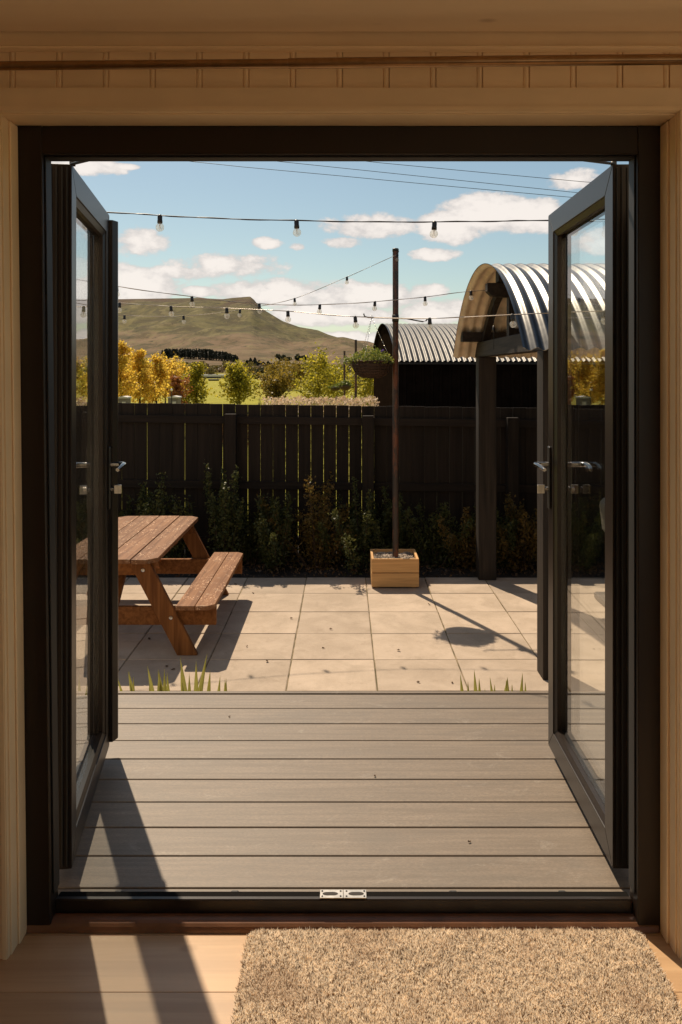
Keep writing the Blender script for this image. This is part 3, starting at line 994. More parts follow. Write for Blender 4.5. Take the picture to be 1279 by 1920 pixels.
# ==================================================================== RUG
rug = empty('shag_rug', (0.2625, 1.665, 0), 0, 'thick beige shag rug on the wooden floor just inside the doorway', 'rug')
RX, RYn = 0.515, 0.518


def rug_edge(x, y):
    """signed distance inside a rounded rectangle"""
    r = 0.035
    qx, qy = np.abs(x) - (RX - r), np.abs(y) - (RYn - r)
    return r - (np.hypot(np.maximum(qx, 0), np.maximum(qy, 0)) + np.minimum(np.maximum(qx, qy), 0))


o_ = []
for sx, sy, a0 in ((1, 1, 0), (-1, 1, 90), (-1, -1, 180), (1, -1, 270)):
    for k in range(7):
        w = R(a0 + 15 * k)
        o_.append((sx * (RX - 0.05) + 0.045 * math.cos(w), sy * (RYn - 0.05) + 0.045 * math.sin(w)))
n = len(o_)
MB().add([(x, y, 0.001) for x, y in o_] + [(x, y, 0.010) for x, y in o_], [tuple(range(n - 1, -1, -1)), tuple(range(n, 2 * n))] + [(i, (i + 1) % n, (i + 1) % n + n, i + n) for i in range(n)]).build('backing', 'rug_backing', rug)
N = 250000
px_, py_ = rng.uniform(-RX, RX, N), rng.uniform(-0.22, RYn, N)
far_ = rng.random(N) < 0.22
py_ = np.where(far_, rng.uniform(-RYn, -0.22, N), py_)
d_ = rug_edge(px_, py_) + (vnoise(px_ * 30, py_ * 30, 4) - 0.5) * 0.008
ok = d_ > 0.0
px_, py_, d_ = px_[ok], py_[ok], d_[ok]
N = len(px_)
hgt = 0.012 + 0.006 * vnoise(px_ * 9, py_ * 9, 2) + 0.004 * rng.random(N)
hgt *= np.clip(0.55 + d_ * 22, 0, 1)
tilt = rng.normal(size=(N, 2)) * 0.0045
lean_f = np.stack([(vnoise(px_ * 60, py_ * 60, 21) - .5), (vnoise(px_ * 60, py_ * 60, 22) - .5)], 1) * 0.009
tip = np.stack([px_, py_, 0.009 + hgt], 1)
tip[:, :2] += tilt + lean_f
base = np.stack([px_, py_, np.full(N, 0.006)], 1)
w_ = rng.random(N) * math.pi
wd = np.stack([np.cos(w_), np.sin(w_), np.zeros(N)], 1) * (0.0010 + 0.0006 * rng.random((N, 1)))
midp = base * 0.35 + tip * 0.65
midp[:, :2] -= (tilt + lean_f) * 0.25
v = np.stack([base - wd, base + wd, midp + wd * 1.1, tip + wd * 0.35, midp - wd * 1.1], 1).reshape(-1, 3)
f = np.arange(N * 5, dtype=np.int32).reshape(-1, 5)
pile = link('pile', np_mesh('pile', v, f, 'rug_fibre'), rug)
tag(pile, kind='stuff')

# ==================================================================== DECK
deck = empty('deck', (0, 3, 0), kind='structure')
DZ = ZC - 1.5
for k in range(10):
    y0 = 2.415 - 0.1605 + 0.1605 * k
    y1 = y0 + 0.1605 - 0.0055
    if k == 0:
        y0 = 2.340
    nm = 'deck_board'
    MB().box(-2.6, 2.6, -(y1 - y0) / 2, (y1 - y0) / 2, -0.024, 0, 0.0025).build(nm, 'composite_deck', deck, (0, (y0 + y1) / 2 - 3, DZ - random.random() * 0.0006))
MB().box(-2.6, 2.6, 3.868, 3.892, DZ - 0.16, DZ + 0.001, 0.003).build('edge_board', 'composite_deck', deck, (0, -3, 0))
for yy_ in (2.5, 3.1, 3.8):
    MB().box(-2.6, 2.6, yy_ - 0.02, yy_ + 0.02, DZ - 0.18, DZ - 0.0245).build('joist', 'fence_wood', deck, (0, -3, 0))
for xx in np.arange(-2.5, 2.6, 0.62):
    MB().box(xx, xx + 0.07, 3.78, 3.86, -0.70, DZ - 0.18).build('deck_leg', 'fence_wood', deck, (0, -3, 0))

# ==================================================================== PATIO
PZ = ZC - 2.1
patio = empty('patio', (0, 6, PZ), kind='structure')
slab_meshes = []
for k in range(5):
    mb = MB()
    nn_ = 8
    c_ = 0.004
    mb.box(-0.2955, 0.2955, -0.2955, 0.2955, -0.035, 0.0, c_)
    jit = {}
    def wob(x, y, z):
        q = (round(x, 4), round(y, 4))
        if q not in jit:
            jit[q] = (random.uniform(-.0016, .0016), random.uniform(-.0016, .0016))
        return (x + jit[q][0], y + jit[q][1], z)
    mb.warp(wob)
    slab_meshes.append(mb.mesh('paving_slab', 'concrete_slab'))
for i in range(-8, 7):
    for j in range(-4, 3):
        x0, y0 = 0.22 + 0.6 * i, 6.652 + 0.6 * j
        o = link('paving_slab', random.choice(slab_meshes), patio, (x0 + 0.3, y0 + 0.3 - 6, random.uniform(-0.003, 0.001)), (random.uniform(-.002, .002), random.uniform(-.002, .002), random.choice([0, 1, 2, 3]) * math.pi / 2 + random.uniform(-.003, .003)))
MB().box(-4.7, 4.5, 3.95, 8.47, -0.60 - 0.06, PZ - 0.008).build('joint_bed', 'slab_joint', patio, (0, -6, -PZ))
bed = MB()
gx, gy = np.meshgrid(np.linspace(-7, 7, 120), np.linspace(8.44, 10.6, 26))
gzv = PZ - 0.028 + (vnoise(gx * 5, gy * 5, 3) - 0.5) * 0.05 + (vnoise(gx * 17, gy * 17, 5) - 0.5) * 0.035
gzv[0] = PZ - 0.03
vv = np.stack([gx, gy, gzv], -1).reshape(-1, 3)
ii = np.arange(gx.size).reshape(gx.shape)
ff = np.stack([ii[:-1, :-1], ii[:-1, 1:], ii[1:, 1:], ii[1:, :-1]], -1).reshape(-1, 4)
tag(link('soil', np_mesh('soil', vv, ff, 'dark_soil', True)), kind='structure')
# fallen leaves on the slabs; three stand in for bulb shadows
spots = [(501, 1241), (606, 1216), (747, 1220), (620, 1180), (463, 1213), (546, 1160), (442, 1096), (475, 1113), (784, 1280), (848, 1281), (313, 1250), (325, 1256), (280, 1199), (805, 1134)]
for i, (x_, y_) in enumerate(spots):
    Y = F * 2.1 / (y_ - 695)
    s = random.uniform(0.010, 0.018) if i not in (12,) else 0.02
    vs_ = [(-s, 0, .003), (-s * .3, s * .6, .010), (s * .8, s * .4, .004), (s * 1.2, 0, .012), (s * .5, -s * .6, .004), (-s * .5, -s * .5, .009), (0, 0, .001)]
    lf = MB().add(vs_, [(6, 0, 5), (6, 5, 4), (6, 4, 3), (6, 3, 2), (6, 2, 1), (6, 1, 0)]).build('leaf_or_bulb_shadow', 'dead_leaf', None, ((x_ - 645) * Y / F, Y, PZ + 0.001), (0, 0, random.random() * 6))
    tag(lf, 'one of the small brown leaf shapes on the paving slabs, three of which stand for bulb shadows', 'leaf', 'fallen leaves on the paving')

for i, (x_, y_, lb) in enumerate(((703, 1456, 'tiny dark leaf lying alone near the middle of the deck'), (880, 1580, 'tiny leaf on the deck not far from the right door'), (430, 1345, 'tiny leaf on the far part of the deck left of centre'))):
    Y = F * 1.5 / (y_ - 695)
    s = 0.006
    vs_ = [(-s, 0, .002), (-s * .3, s * .6, .006), (s * .8, s * .4, .002), (s * 1.2, 0, .007), (s * .5, -s * .6, .002), (-s * .5, -s * .5, .005), (0, 0, .001)]
    lf = MB().add(vs_, [(6, 0, 5), (6, 5, 4), (6, 4, 3), (6, 3, 2), (6, 2, 1), (6, 1, 0)]).build('leaf_or_bulb_shadow', 'dead_leaf', None, ((x_ - 645) * Y / F, Y, DZ + 0.001), (0, 0, random.random() * 6))
    tag(lf, lb, 'leaf')

# ==================================================================== BACK FENCE
FYY = 9.45
fence = empty('board_fence', (0, FYY, PZ), 0, 'tall dark stained close-boarded fence closing the far side of the patio', 'fence')


def ftop(x):
    return ZC - 0.363 - (x + 2.57) * 0.0129


bw_ = 0.1395
x = -6.6
fm = MB().box(-bw_ / 2, bw_ / 2, -0.010, 0.010, -1.75, 0, 0.0015).mesh('fence_board', 'fence_wood')
while x < 5.6:
    o = link('fence_board', fm, fence, (x, 0.0, ftop(x) - PZ + random.uniform(-0.004, 0.003)), (0, random.uniform(-0.0011, 0.0011), random.uniform(-0.02, 0.02)))
    x += random.choice([0.1412, 0.1426, 0.1434, 0.1440, 0.1444, 0.1448])
posts_x = [-6.05, -4.46, -2.86, -1.27, 0.272, 1.89, 3.50, 5.1]
for a_, b_ in zip(posts_x[:-1], posts_x[1:]):
    for dz_, h_ in ((0.135, 0.085), (0.87, 0.085), (1.50, 0.085)):
        za, zb = ftop(a_) - dz_ - PZ, ftop(b_) - dz_ - PZ
        q = MB().box(0, 1, -0.052, -0.0125, -h_, 0, 0.002)
        q.warp(lambda x, y, z: (a_ + 0.001 + x * (b_ - a_ - 0.002), y, z + za + (zb - za) * x)).build('rail', 'rail_wood', fence)
for px0 in posts_x:
    MB().box(-0.062, 0.062, -0.165, -0.0535, -0.05, ftop(px0) - PZ - 0.105, 0.004).build('fence_post', 'fence_wood', fence, (px0, 0, 0))


# ==================================================================== PLANTS
def clump(n_blobs, leaves, sx, sy, h, size, m, stems=True):
    """leafy shrub: foliage in lumps along upright twigs; returns list of (name, mesh)"""
    pts = []
    stem = MB()
    for i in range(n_blobs):
        bx, by = rng.normal() * sx * 0.55, rng.normal() * sy * 0.45
        top = h * rng.uniform(0.45, 1.0) * (1 - 0.25 * min(1, abs(bx) / sx))
        k = leaves // n_blobs
        tt = rng.random(k) ** 0.8
        c = np.stack([bx * (0.35 + 0.65 * tt), by * (0.35 + 0.65 * tt), top * (0.10 + 0.9 * tt)], 1)
        c += rng.normal(size=(k, 3)) * np.array([sx, sy, h * 0.5]) * 0.14 * (1.15 - tt[:, None] * 0.75)
        c[:, 2] = np.maximum(c[:, 2], 0.02)
        pts.append(c)
        stem.tube([(bx * .15, by * .15, -0.03), (bx * .6, by * .6, top * .5), (bx, by, top * 0.92)], [0.008, 0.005, 0.002], 5, False)
    v, f = leaf_quads(np.concatenate(pts), size, 0.5, 0.4)
    return [('foliage', np_mesh('foliage', v, f, m)), ('stem', stem.mesh('stem', 'bark'))]


shrub_rows = [
    (-3.55, 9.0, 0.95, 'shrub_leaves', 'dark green shrub by the fence, seen through the glass of the left door'),
    (-2.75, 9.0, 0.85, 'shrub_leaves', 'dark green shrub at the fence just right of the left door edge'),
    (-1.95, 8.95, 0.98, 'shrub_leaves', 'dark shrub behind the far end of the picnic table'),
    (-1.30, 9.0, 1.12, 'shrub_leaves', 'tallest dark green shrub against the fence, right of the picnic table'),
    (-0.72, 9.0, 0.80, 'shrub_leaves', 'low dark shrub against the fence above the empty bench end'),
    (-0.28, 8.95, 1.00, 'shrub_leaves_bronze', 'bronze-tinged shrub against the fence left of the pole planter'),
    (0.20, 9.0, 0.92, 'shrub_leaves', 'dark shrub at the fence directly behind the pole planter'),
    (0.95, 9.0, 0.80, 'shrub_leaves', 'low dark shrub at the fence between planter and square post'),
    (1.35, 8.95, 0.72, 'shrub_leaves_bronze', 'bronze-leaved shrub partly behind the far square post'),
    (1.95, 9.0, 0.78, 'shrub_leaves_bronze', 'bronze-leaved shrub by the fence between the two square posts'),
    (2.55, 9.0, 0.70, 'shrub_leaves', 'dark shrub by the fence seen through the right door glass')]
shrub_rows += [
    (-1.00, 9.15, 0.88, 'shrub_leaves', 'dark shrub filling the gap right of the tallest shrub, close to the fence boards'),
    (-2.35, 9.10, 0.92, 'shrub_leaves', 'dark shrub against the fence above the left half of the picnic table'),
    (0.58, 9.15, 0.86, 'shrub_leaves', 'dark shrub directly right of the festoon pole, against the fence'),
    (-0.02, 9.20, 0.80, 'shrub_leaves', 'dark shrub just left of the festoon pole, against the fence'),
    (1.62, 9.15, 0.72, 'shrub_leaves', 'dark low shrub just right of the far square post')]
for i, (x_, y_, h_, m_, lb) in enumerate(shrub_rows):
    sh = empty('shrub', (x_, y_, PZ - 0.03), random.random() * 6, lb, 'shrub', 'shrubs along the fence')
    for nm, me in clump(17, 4200, 0.46, 0.27, h_ * 1.05, 0.018, m_):
        link(nm, me, sh)
# weeds added behind the fence to dim the bright gaps between boards
n = 10000
xw = rng.uniform(-6.5, 5.5, n)
hw = (0.35 + 1.15 * vnoise(xw * 1.7, xw * 0, 3)) * (0.7 + 0.5 * vnoise(xw * 9, xw * 0, 4))
c = np.stack([xw, 9.55 + rng.random(n) * 0.35, PZ - 0.05 + rng.random(n) * hw], 1)
v, f = leaf_quads(c, 0.028, 0.4, 0.6)
tag(link('weeds', np_mesh('weeds', v, f, 'dark_scrub_leaves')), 'rough weeds added behind the fence to dim its bright gaps', 'weeds', kind='stuff')
# ground litter in the bed
c = np.stack([rng.uniform(-5, 4, 4200), rng.uniform(8.50, 9.35, 4200), PZ - 0.01 + rng.random(4200) * 0.05], 1)
v, f = leaf_quads(c, 0.016, 0.5)
tag(link('leaf_litter', np_mesh('leaf_litter', v, f, 'dead_leaf')), 'fallen dead leaves and twigs on the dark soil under the shrubs', 'leaf litter', kind='stuff')


def blade_plant(x_, y_, blades, label):
    """blades: (base px offset, tip px, tip py) drawn as folded sword leaves"""
    o = empty('sword_leaf_plant', (x_, y_, PZ - 0.03), 0, label, 'plant', 'sword-leaved plants along the deck edge')
    for (bx, tx, ty) in blades:
        b0 = Vector(((bx - 645) * y_ / F - x_, random.uniform(-.05, .05), 0))
        tp = Vector(((tx - 645) * y_ / F - x_, random.uniform(-.06, .06), ZC + (695 - ty) * y_ / F - PZ + 0.03))
        b0.x = b0.x * 0.8 + (b0.x - (tp.x - b0.x)) * 0.25
        pts = []
        for k in range(8):
            t_ = k / 7
            q = b0.lerp(tp, t_)
            q.x += (t_ ** 2 - t_) * (tp.x - b0.x) * 0.5
            w = 0.021 * math.sin(math.pi * min(1, 0.25 + t_ * 0.75)) ** 0.8 * (1 if t_ < 1 else 0)
            side_ = Vector((1, random.uniform(-.3, .3), -0.25 * (tp.x - b0.x))).normalized() if k == 0 else side_
            pts += [q - side_ * w, q + Vector((0, 0.005, 0)), q + side_ * w]
        fs = []
        for k in range(7):
            fs += [(k * 3, k * 3 + 1, k * 3 + 4, k * 3 + 3), (k * 3 + 1, k * 3 + 2, k * 3 + 5, k * 3 + 4)]
        MB().add(pts, fs, True).build('blade', 'blade_leaves', o)


blade_plant(-1.14, 4.13, [(255, 223, 1266), (262, 237, 1264), (268, 240, 1262), (250, 246, 1275), (158, 152, 1262), (182, 176, 1240), (186, 180, 1262)], 'sword-leaved plant at the deck edge beside the left door')
blade_plant(-0.93, 4.16, [(300, 275, 1250), (296, 293, 1268), (312, 294, 1262), (310, 306, 1258), (322, 316, 1256), (320, 293, 1262), (292, 284, 1275), (305, 300, 1270)], 'sword-leaved plant below the near foot of the picnic table')
blade_plant(-0.74, 4.12, [(362, 336, 1235), (358, 387, 1228), (368, 369, 1237), (350, 335, 1262), (345, 340, 1280), (374, 378, 1280), (357, 352, 1268)], 'tallest sword-leaved plant, long blades crossing at the deck edge')
blade_plant(-0.63, 4.15, [(384, 392, 1261), (398, 394, 1275), (402, 415, 1262), (424, 425, 1264), (420, 423, 1275), (408, 408, 1288)], 'short sparse blades at the right end of the left plant clumps')
blade_plant(0.66, 4.14, [(878, 864, 1266), (897, 889, 1255), (903, 900, 1275), (882, 880, 1284), (907, 907, 1286)], 'sword-leaved plant with two upright blades, left part of the right clump')
blade_plant(0.84, 4.16, [(935, 921, 1274), (930, 952, 1270), (945, 947, 1270), (956, 955, 1278), (928, 926, 1280), (972, 980, 1263), (985, 981, 1272), (962, 963, 1288)], 'sword-leaved plant with crossing blades near the right door')

# ==================================================================== PICNIC TABLE
pt = empty('picnic_table', (-1.75, 7.0, PZ), 0, 'weathered red-brown wooden picnic table with attached benches on the left of the patio', 'picnic table')


def plank_poly(name, x0, x1, y0, y1, z1, th, chl=0.0, chr_=0.0, m='picnic_wood'):
    """board along y; its outer corners cut off on the left or right"""
    po = [(x0 + chl, y0), (x1 - chr_, y0), (x1, y0 + chr_), (x1, y1 - chr_), (x1 - chr_, y1), (x0 + chl, y1), (x0, y1 - chl), (x0, y0 + chl)]
    q = []
    for pnt in po:
        if not q or (Vector(q[-1]) - Vector(pnt)).length > 1e-5:
            q.append(pnt)
    if (Vector(q[0]) - Vector(q[-1])).length < 1e-5:
        q.pop()
    cx, cyy = (x0 + x1) / 2, (y0 + y1) / 2
    n_ = len(q)
    vs_ = [(x - cx, y - cyy, -th) for x, y in q] + [(x - cx, y - cyy, 0) for x, y in q]
    o = MB().add(vs_, [tuple(range(n_ - 1, -1, -1)), tuple(range(n_, 2 * n_))] + [(i, (i + 1) % n_, (i + 1) % n_ + n_, i + n_) for i in range(n_)]).build(name, m, pt, (cx, cyy, z1))
    bm = o.modifiers.new('edge', 'BEVEL')
    bm.width = 0.004
    bm.segments = 2
    return o


TZ, BZ = 0.72, 0.38
for k in range(4):
    w = 0.19
    x0 = -0.38 + k * w
    plank_poly('table_plank', x0 + 0.003, x0 + w - 0.003, -0.92 + random.uniform(-.004, .004), 0.91, TZ + random.uniform(-.002, .002), 0.034, 0.07 if k == 0 else 0, 0.07 if k == 3 else 0, 'picnic_top_wood')
for s in (-1, 1):
    for k in range(2):
        x0 = s * 0.66 - 0.143 + k * 0.143
        ol = 0.05 if (k == 0 and s == -1) else 0
        orr = 0.05 if (k == 1 and s == 1) else 0
        plank_poly('bench_plank', x0 + 0.002, x0 + 0.141, -0.92, 0.89, BZ, 0.034, ol, orr, 'picnic_top_wood')
for yy_, dirn in ((-0.80, -1), (0.76, 1)):
    # crossbeam under the benches and batten under the top
    MB().box(-0.80, 0.80, -0.021, 0.021, BZ - 0.034 - 0.135, BZ - 0.0345, 0.003).build('bench_beam', 'picnic_wood', pt, (0, yy_, 0))
    MB().box(-0.345, 0.345, -0.021, 0.021, TZ - 0.034 - 0.105, TZ - 0.0345, 0.003).build('top_batten', 'picnic_wood', pt, (0, yy_, 0))
    for s in (-1, 1):
        # leg: parallelogram in x,z on the outer face of the beams
        zt = TZ - 0.036
        po = [(s * 0.52, 0.0), (s * 0.67, 0.0), (s * 0.315, zt), (s * 0.165, zt)]
        o = MB().prism(po, dirn * 0.022, dirn * 0.066).build('leg', 'picnic_leg_wood', pt, (0, yy_, 0))
        bm = o.modifiers.new('edge', 'BEVEL')
        bm.width = 0.003
        MB().lathe([(0.0, 0.0), (0.012, 0.001), (0.014, 0.004)], 10, mat=Matrix.Translation((s * 0.475, yy_ + dirn * 0.071, BZ - 0.10)) @ Matrix.Rotation(-dirn * math.pi / 2, 4, 'X')).build('bolt', 'satin_steel', pt)
        MB().lathe([(0.0, 0.0), (0.012, 0.001), (0.014, 0.004)], 10, mat=Matrix.Translation((s * 0.27, yy_ + dirn * 0.071, TZ - 0.09)) @ Matrix.Rotation(-dirn * math.pi / 2, 4, 'X')).build('bolt', 'satin_steel', pt)
    # diagonal brace from the middle of the beam up to the table top
    e0, e1 = Vector((0.0, yy_ - dirn * 0.03, BZ - 0.10)), Vector((0.0, yy_ - dirn * 0.52, TZ - 0.037))
    dd = (e1 - e0)
    MB().box(0, dd.length, -0.045, 0.045, -0.02, 0.02, 0.002, Matrix.Translation(e0) @ dd.to_track_quat('X', 'Z').to_matrix().to_4x4()).build('brace', 'picnic_leg_wood', pt)
MB().box(-0.345, 0.345, -0.045, 0.045, TZ - 0.034 - 0.045, TZ - 0.0345, 0.003).build('top_batten', 'picnic_wood', pt)

# ==================================================================== PLANTER WITH THE FESTOON POLE
pl = empty('wooden_planter', (0.496, 8.26, PZ), 0, 'square pale timber planter of two boards a side standing at the back of the patio', 'planter')
w = 0.229
for lv in range(2):
    z0 = 0.012 + lv * 0.138
    z1 = z0 + 0.132
    MB().box(-w, w, -w, -w + 0.024, z0, z1, 0.003).build('side_board', 'planter_wood', pl)
    MB().box(-w, w, w - 0.024, w, z0, z1, 0.003).build('side_board', 'planter_wood', pl)
    MB().box(-w, -w + 0.024, -w + 0.0245, w - 0.0245, z0, z1, 0.003).build('side_board', 'planter_wood', pl)
    MB().box(w - 0.024, w, -w + 0.0245, w - 0.0245, z0, z1, 0.003).build('side_board', 'planter_wood', pl)
for sx in (-1, 1):
    for sy in (-1, 1):
        cx, cyy = sx * (w - 0.047), sy * (w - 0.047)
        MB().box(cx - 0.021, cx + 0.021, cyy - 0.021, cyy + 0.021, 0.0, 0.262, 0.002).build('corner_post', 'planter_wood', pl)
g = MB()
MBv = [(1, 0, 0), (0, 1, 0), (-1, 0, 0), (0, -1, 0), (0, 0, 1), (0, 0, -1)]
MBf = [(0, 1, 4), (1, 2, 4), (2, 3, 4), (3, 0, 4), (1, 0, 5), (2, 1, 5), (3, 2, 5), (0, 3, 5)]
for k in range(900):
    cx, cyy = random.uniform(-0.2, 0.2), random.uniform(-0.2, 0.2)
    s = random.uniform(0.006, 0.014)
    mt = Matrix.Translation((cx, cyy, 0.247 + random.uniform(-0.006, 0.010))) @ Matrix.Rotation(random.random() * 6, 4, 'Z') @ Matrix.Rotation(random.uniform(-.7, .7), 4, 'X') @ Matrix.Diagonal((s * 1.3, s, s * 0.6, 1))
    g.add(MBv, MBf, False, mt)
gr = g.build('gravel', 'gravel_stone', pl)
gr['kind'] = 'stuff'
MB().box(-0.204, 0.204, -0.204, 0.204, 0.20, 0.2425).build('fill', 'dark_soil', pl)

PX, PY = 0.512, 8.25
pole = empty('festoon_pole', (PX, PY, PZ + 0.25), 0, 'tall slim dark rusty steel pole standing in the planter, holding string lights and basket', 'pole')
zt = ZC + 227 * PY / F - PZ - 0.25
MB().tube([(0, 0, -0.2), (0, 0, 0.5), (0, 0, 1.2), (0, 0, 2.2), (0, 0, zt)], 0.0295, 20).build('pole_tube', 'painted_steel_pole', pole)
MB().lathe([(0, 0.012), (0.026, 0.012), (0.032, 0.006), (0.032, -0.02), (0.030, -0.02)][::-1], 20, (0, 0, zt)).build('cap', 'black_iron', pole)


def rel(px, py, Y, org):
    v_ = Vector(at(px, py, Y))
    return tuple(v_ - Vector(org))


org = (PX, PY, PZ + 0.25)
arm = [rel(682, 588, 8.2, org), rel(683.5, 593, 8.2, org), rel(690, 595.2, 8.2, org), rel(715, 596, 8.205, org), rel(742, 596.5, 8.21, org), rel(762, 597.5, 8.2, org), rel(780, 601, 8.2, org), rel(793, 603, 8.2, org), rel(799, 601.5, 8.2, org), rel(801.5, 597.5, 8.2, org)]
MB().tube(arm, 0.0065, 8).build('bracket_arm', 'black_iron', pole)
MB().tube([rel(735.5, 596.5, 8.21, org), rel(747.5, 596.5, 8.21, org)], 0.036, 14).build('clamp', 'black_iron', pole)
MB().tube([rel(742, 474, 8.21, org), rel(746, 475, 8.20, org), rel(748, 471, 8.2, org)], 0.004, 6).build('hook', 'black_iron', pole)


def hanging_basket(loc, r, h, top, label, leafm='hanging_leaves', n=1500, detail=True):
    """basket bowl hung by three chains from a point 'top' above its rim"""
    hb = empty('hanging_basket', loc, 0, label, 'hanging basket')
    prof = [(0.0, -h)] + [(r * math.sin(a) ** 0.8, -h * math.cos(a)) for a in np.linspace(0.35, math.pi / 2, 8)]
    MB().lathe([(q * 0.97, z) for q, z in prof] + [(r * 0.9, 0.0), (r * 0.85, -0.03), (0, -0.03)], 24).build('liner', 'wicker', hb)
    if detail:
        wv = MB()
        for k in range(8):
            a = 0.35 + (math.pi / 2 - 0.35) * k / 7
            rr, zz = r * math.sin(a) ** 0.8, -h * math.cos(a)
            ring = [(rr * math.cos(w_), rr * math.sin(w_), zz) for w_ in np.linspace(0, 2 * math.pi, 25)]
            wv.tube(ring, 0.0042, 5, False)
        for k in range(22):
            w0 = 2 * math.pi * k / 22
            wv.tube([(q * 1.0 * math.cos(w0), q * math.sin(w0), z) for q, z in prof[1:]], 0.003, 4, False)
        o = wv.build('weave', 'wicker', hb)
        MB().tube([(r * 1.01 * math.cos(w_), r * 1.01 * math.sin(w_), 0.002) for w_ in np.linspace(0, 2 * math.pi, 25)], 0.008, 8, False).build('rim', 'wicker', hb)
    for k in range(3):
        w0 = 2 * math.pi * k / 3 + 0.12
        e = Vector((r * math.cos(w0), r * math.sin(w0), 0))
        tp = Vector((0, 0, top))
        if detail:
            ch = MB()
            nl = 34
            for i in range(nl):
                q0, q1 = e.lerp(tp, i / nl), e.lerp(tp, (i + 0.78) / nl)
                off_ = Vector((0.0028, 0, 0)) if i % 2 else Vector((0, 0.0028, 0))
                ch.tube([q0 - off_, (q0 + q1) / 2 - off_ * 1.5, q1 - off_ * .2, (q0 + q1) / 2 + off_ * 1.5, q0 - off_], 0.0016, 4, False)
            ch.build('chain', 'satin_steel', hb)
        else:
            MB().tube([e, tp], 0.004, 4, False).build('chain', 'black_iron', hb)
    if detail:
        MB().tube([(0, 0, top - 0.01), (0.006, 0, top + 0.012), (0.0, 0, top + 0.026), (-0.006, 0, top + 0.016)], 0.0022, 6).build('hook', 'satin_steel', hb)
    a_ = rng.random(n) * 2 * math.pi
    rr = np.sqrt(rng.random(n)) * r * 1.12
    c_ = np.stack([rr * np.cos(a_), rr * np.sin(a_), 0.02 + h * 0.75 * rng.random(n) * (1.1 - rr / (r * 1.25)) * (0.6 + 0.8 * vnoise(np.cos(a_) * 3 + 9, np.sin(a_) * 3 + 9, 6))], 1)
    over = rr > r * 0.95
    c_[over, 2] -= rng.random(over.sum()) * h * 0.28
    left = rng.random(n) < 0.10
    c_[left] = np.stack([-r * 1.05 - rng.random(left.sum()) * r * 0.32, rng.normal(size=left.sum()) * r * 0.3, 0.02 + rng.normal(size=left.sum()) * 0.018], 1)
    v_, f_ = leaf_quads(c_, 0.0125 if detail else 0.03, 0.6)
    link('foliage', np_mesh('foliage', v_, f_, leafm), hb)
    if detail:
        c2 = np.array([[0.10, -0.05, 0.105], [0.112, -0.06, 0.10], [0.108, -0.045, 0.112], [0.095, -0.06, 0.10], [0.02, -0.1, 0.08]])
        v_, f_ = leaf_quads(np.repeat(c2, 3, 0), 0.012, 0.8)
        link('flower', np_mesh('flower', v_, f_, 'violet_petals'), hb)
    return hb


hanging_basket(at(697, 678, 8.2), 0.200, 0.168, (678 - 596) * 8.2 / F, 'big dark wicker hanging basket full of trailing green plants, hung on the near pole')

# two more poles, far out in the garden beyond the fence
for (px, pt_, Y, rr, lb) in ((667.3, 637, 19.0, 0.029, 'taller of the two far garden poles beyond the fence'), (646, 658, 22.0, 0.028, 'shorter dark garden pole beyond the fence, with baskets on it')):
    o = empty('garden_pole', (at(px, 700, Y)[0], Y, -0.66), 0, lb, 'pole', 'poles in the garden beyond the fence')
    hgt_ = at(px, pt_, Y)[2] + 0.66
    MB().tube([(0, 0, -0.05), (0, 0, hgt_)], rr, 10).build('pole_tube', 'painted_steel_pole', o)
    if Y > 20:
        zz = hgt_ - 0.42
        for dz_ in (0.0, -0.09, -0.19):
            MB().tube([(-0.02, 0, zz - 0.28 + dz_), (0.5, 0.3, zz - 0.28 + dz_)], 0.006, 5).build('tension_wire', 'black_iron', o)
        MB().tube([(-0.32, 0, zz - 0.55), (0, 0, zz - 0.50), (0.24, 0, zz - 0.55)], 0.012, 6).build('bracket_arm', 'black_iron', o)
hanging_basket(at(647.5, 722, 21.9), 0.165, 0.145, 0.23, 'small far hanging basket in front of the shorter garden pole', n=320, detail=False)
hanging_basket(at(629, 727, 23.5), 0.15, 0.09, 0.28, 'shallow far hanging basket left of the shorter garden pole', n=260, detail=False)

# ==================================================================== SHELTER WITH CORRUGATED BARREL ROOF
def arc_profile(n, half, rise, ym, zeave):
    Rr = (half * half + rise * rise) / (2 * rise)
    a_ = math.asin(min(1, half / Rr))
    return [(ym + Rr * math.sin(w_), zeave + rise - Rr + Rr * math.cos(w_)) for w_ in np.linspace(-a_, a_, n)]


def corrugated_vault(xa, xb, prof, pitch, amp, seg=8, th=0.0):
    nx_ = int((xb - xa) / pitch * seg) + 1
    xs_ = np.linspace(xa, xb, nx_)
    P_ = np.array(prof)
    tn = np.gradient(P_, axis=0)
    nm = np.stack([-tn[:, 1], tn[:, 0]], 1)
    nm /= np.linalg.norm(nm, axis=1, keepdims=True)
    if nm[len(nm) // 2, 1] < 0:
        nm = -nm
    off_ = amp * np.cos(2 * math.pi * (xs_ - xa) / pitch) - th
    yv = P_[:, 0][:, None] + nm[:, 0][:, None] * off_[None, :]
    zv = P_[:, 1][:, None] + nm[:, 1][:, None] * off_[None, :]
    xv = np.repeat(xs_[None, :], len(prof), 0)
    vv_ = np.stack([xv, yv, zv], -1).reshape(-1, 3)
    ii_ = np.arange(vv_.shape[0]).reshape(len(prof), nx_)
    ff_ = np.stack([ii_[:-1, :-1], ii_[:-1, 1:], ii_[1:, 1:], ii_[1:, :-1]], -1).reshape(-1, 4)
    return vv_, ff_[:, ::-1]


SHY = 7.03
she = empty('barrel_roof_shelter', (1.44, SHY, PZ), 0, 'open timber shelter on square posts with a shiny corrugated barrel roof', 'shelter')


def shp(o):
    o.location = (o.location[0] - 1.44, o.location[1] - SHY, o.location[2] - PZ)
    return o


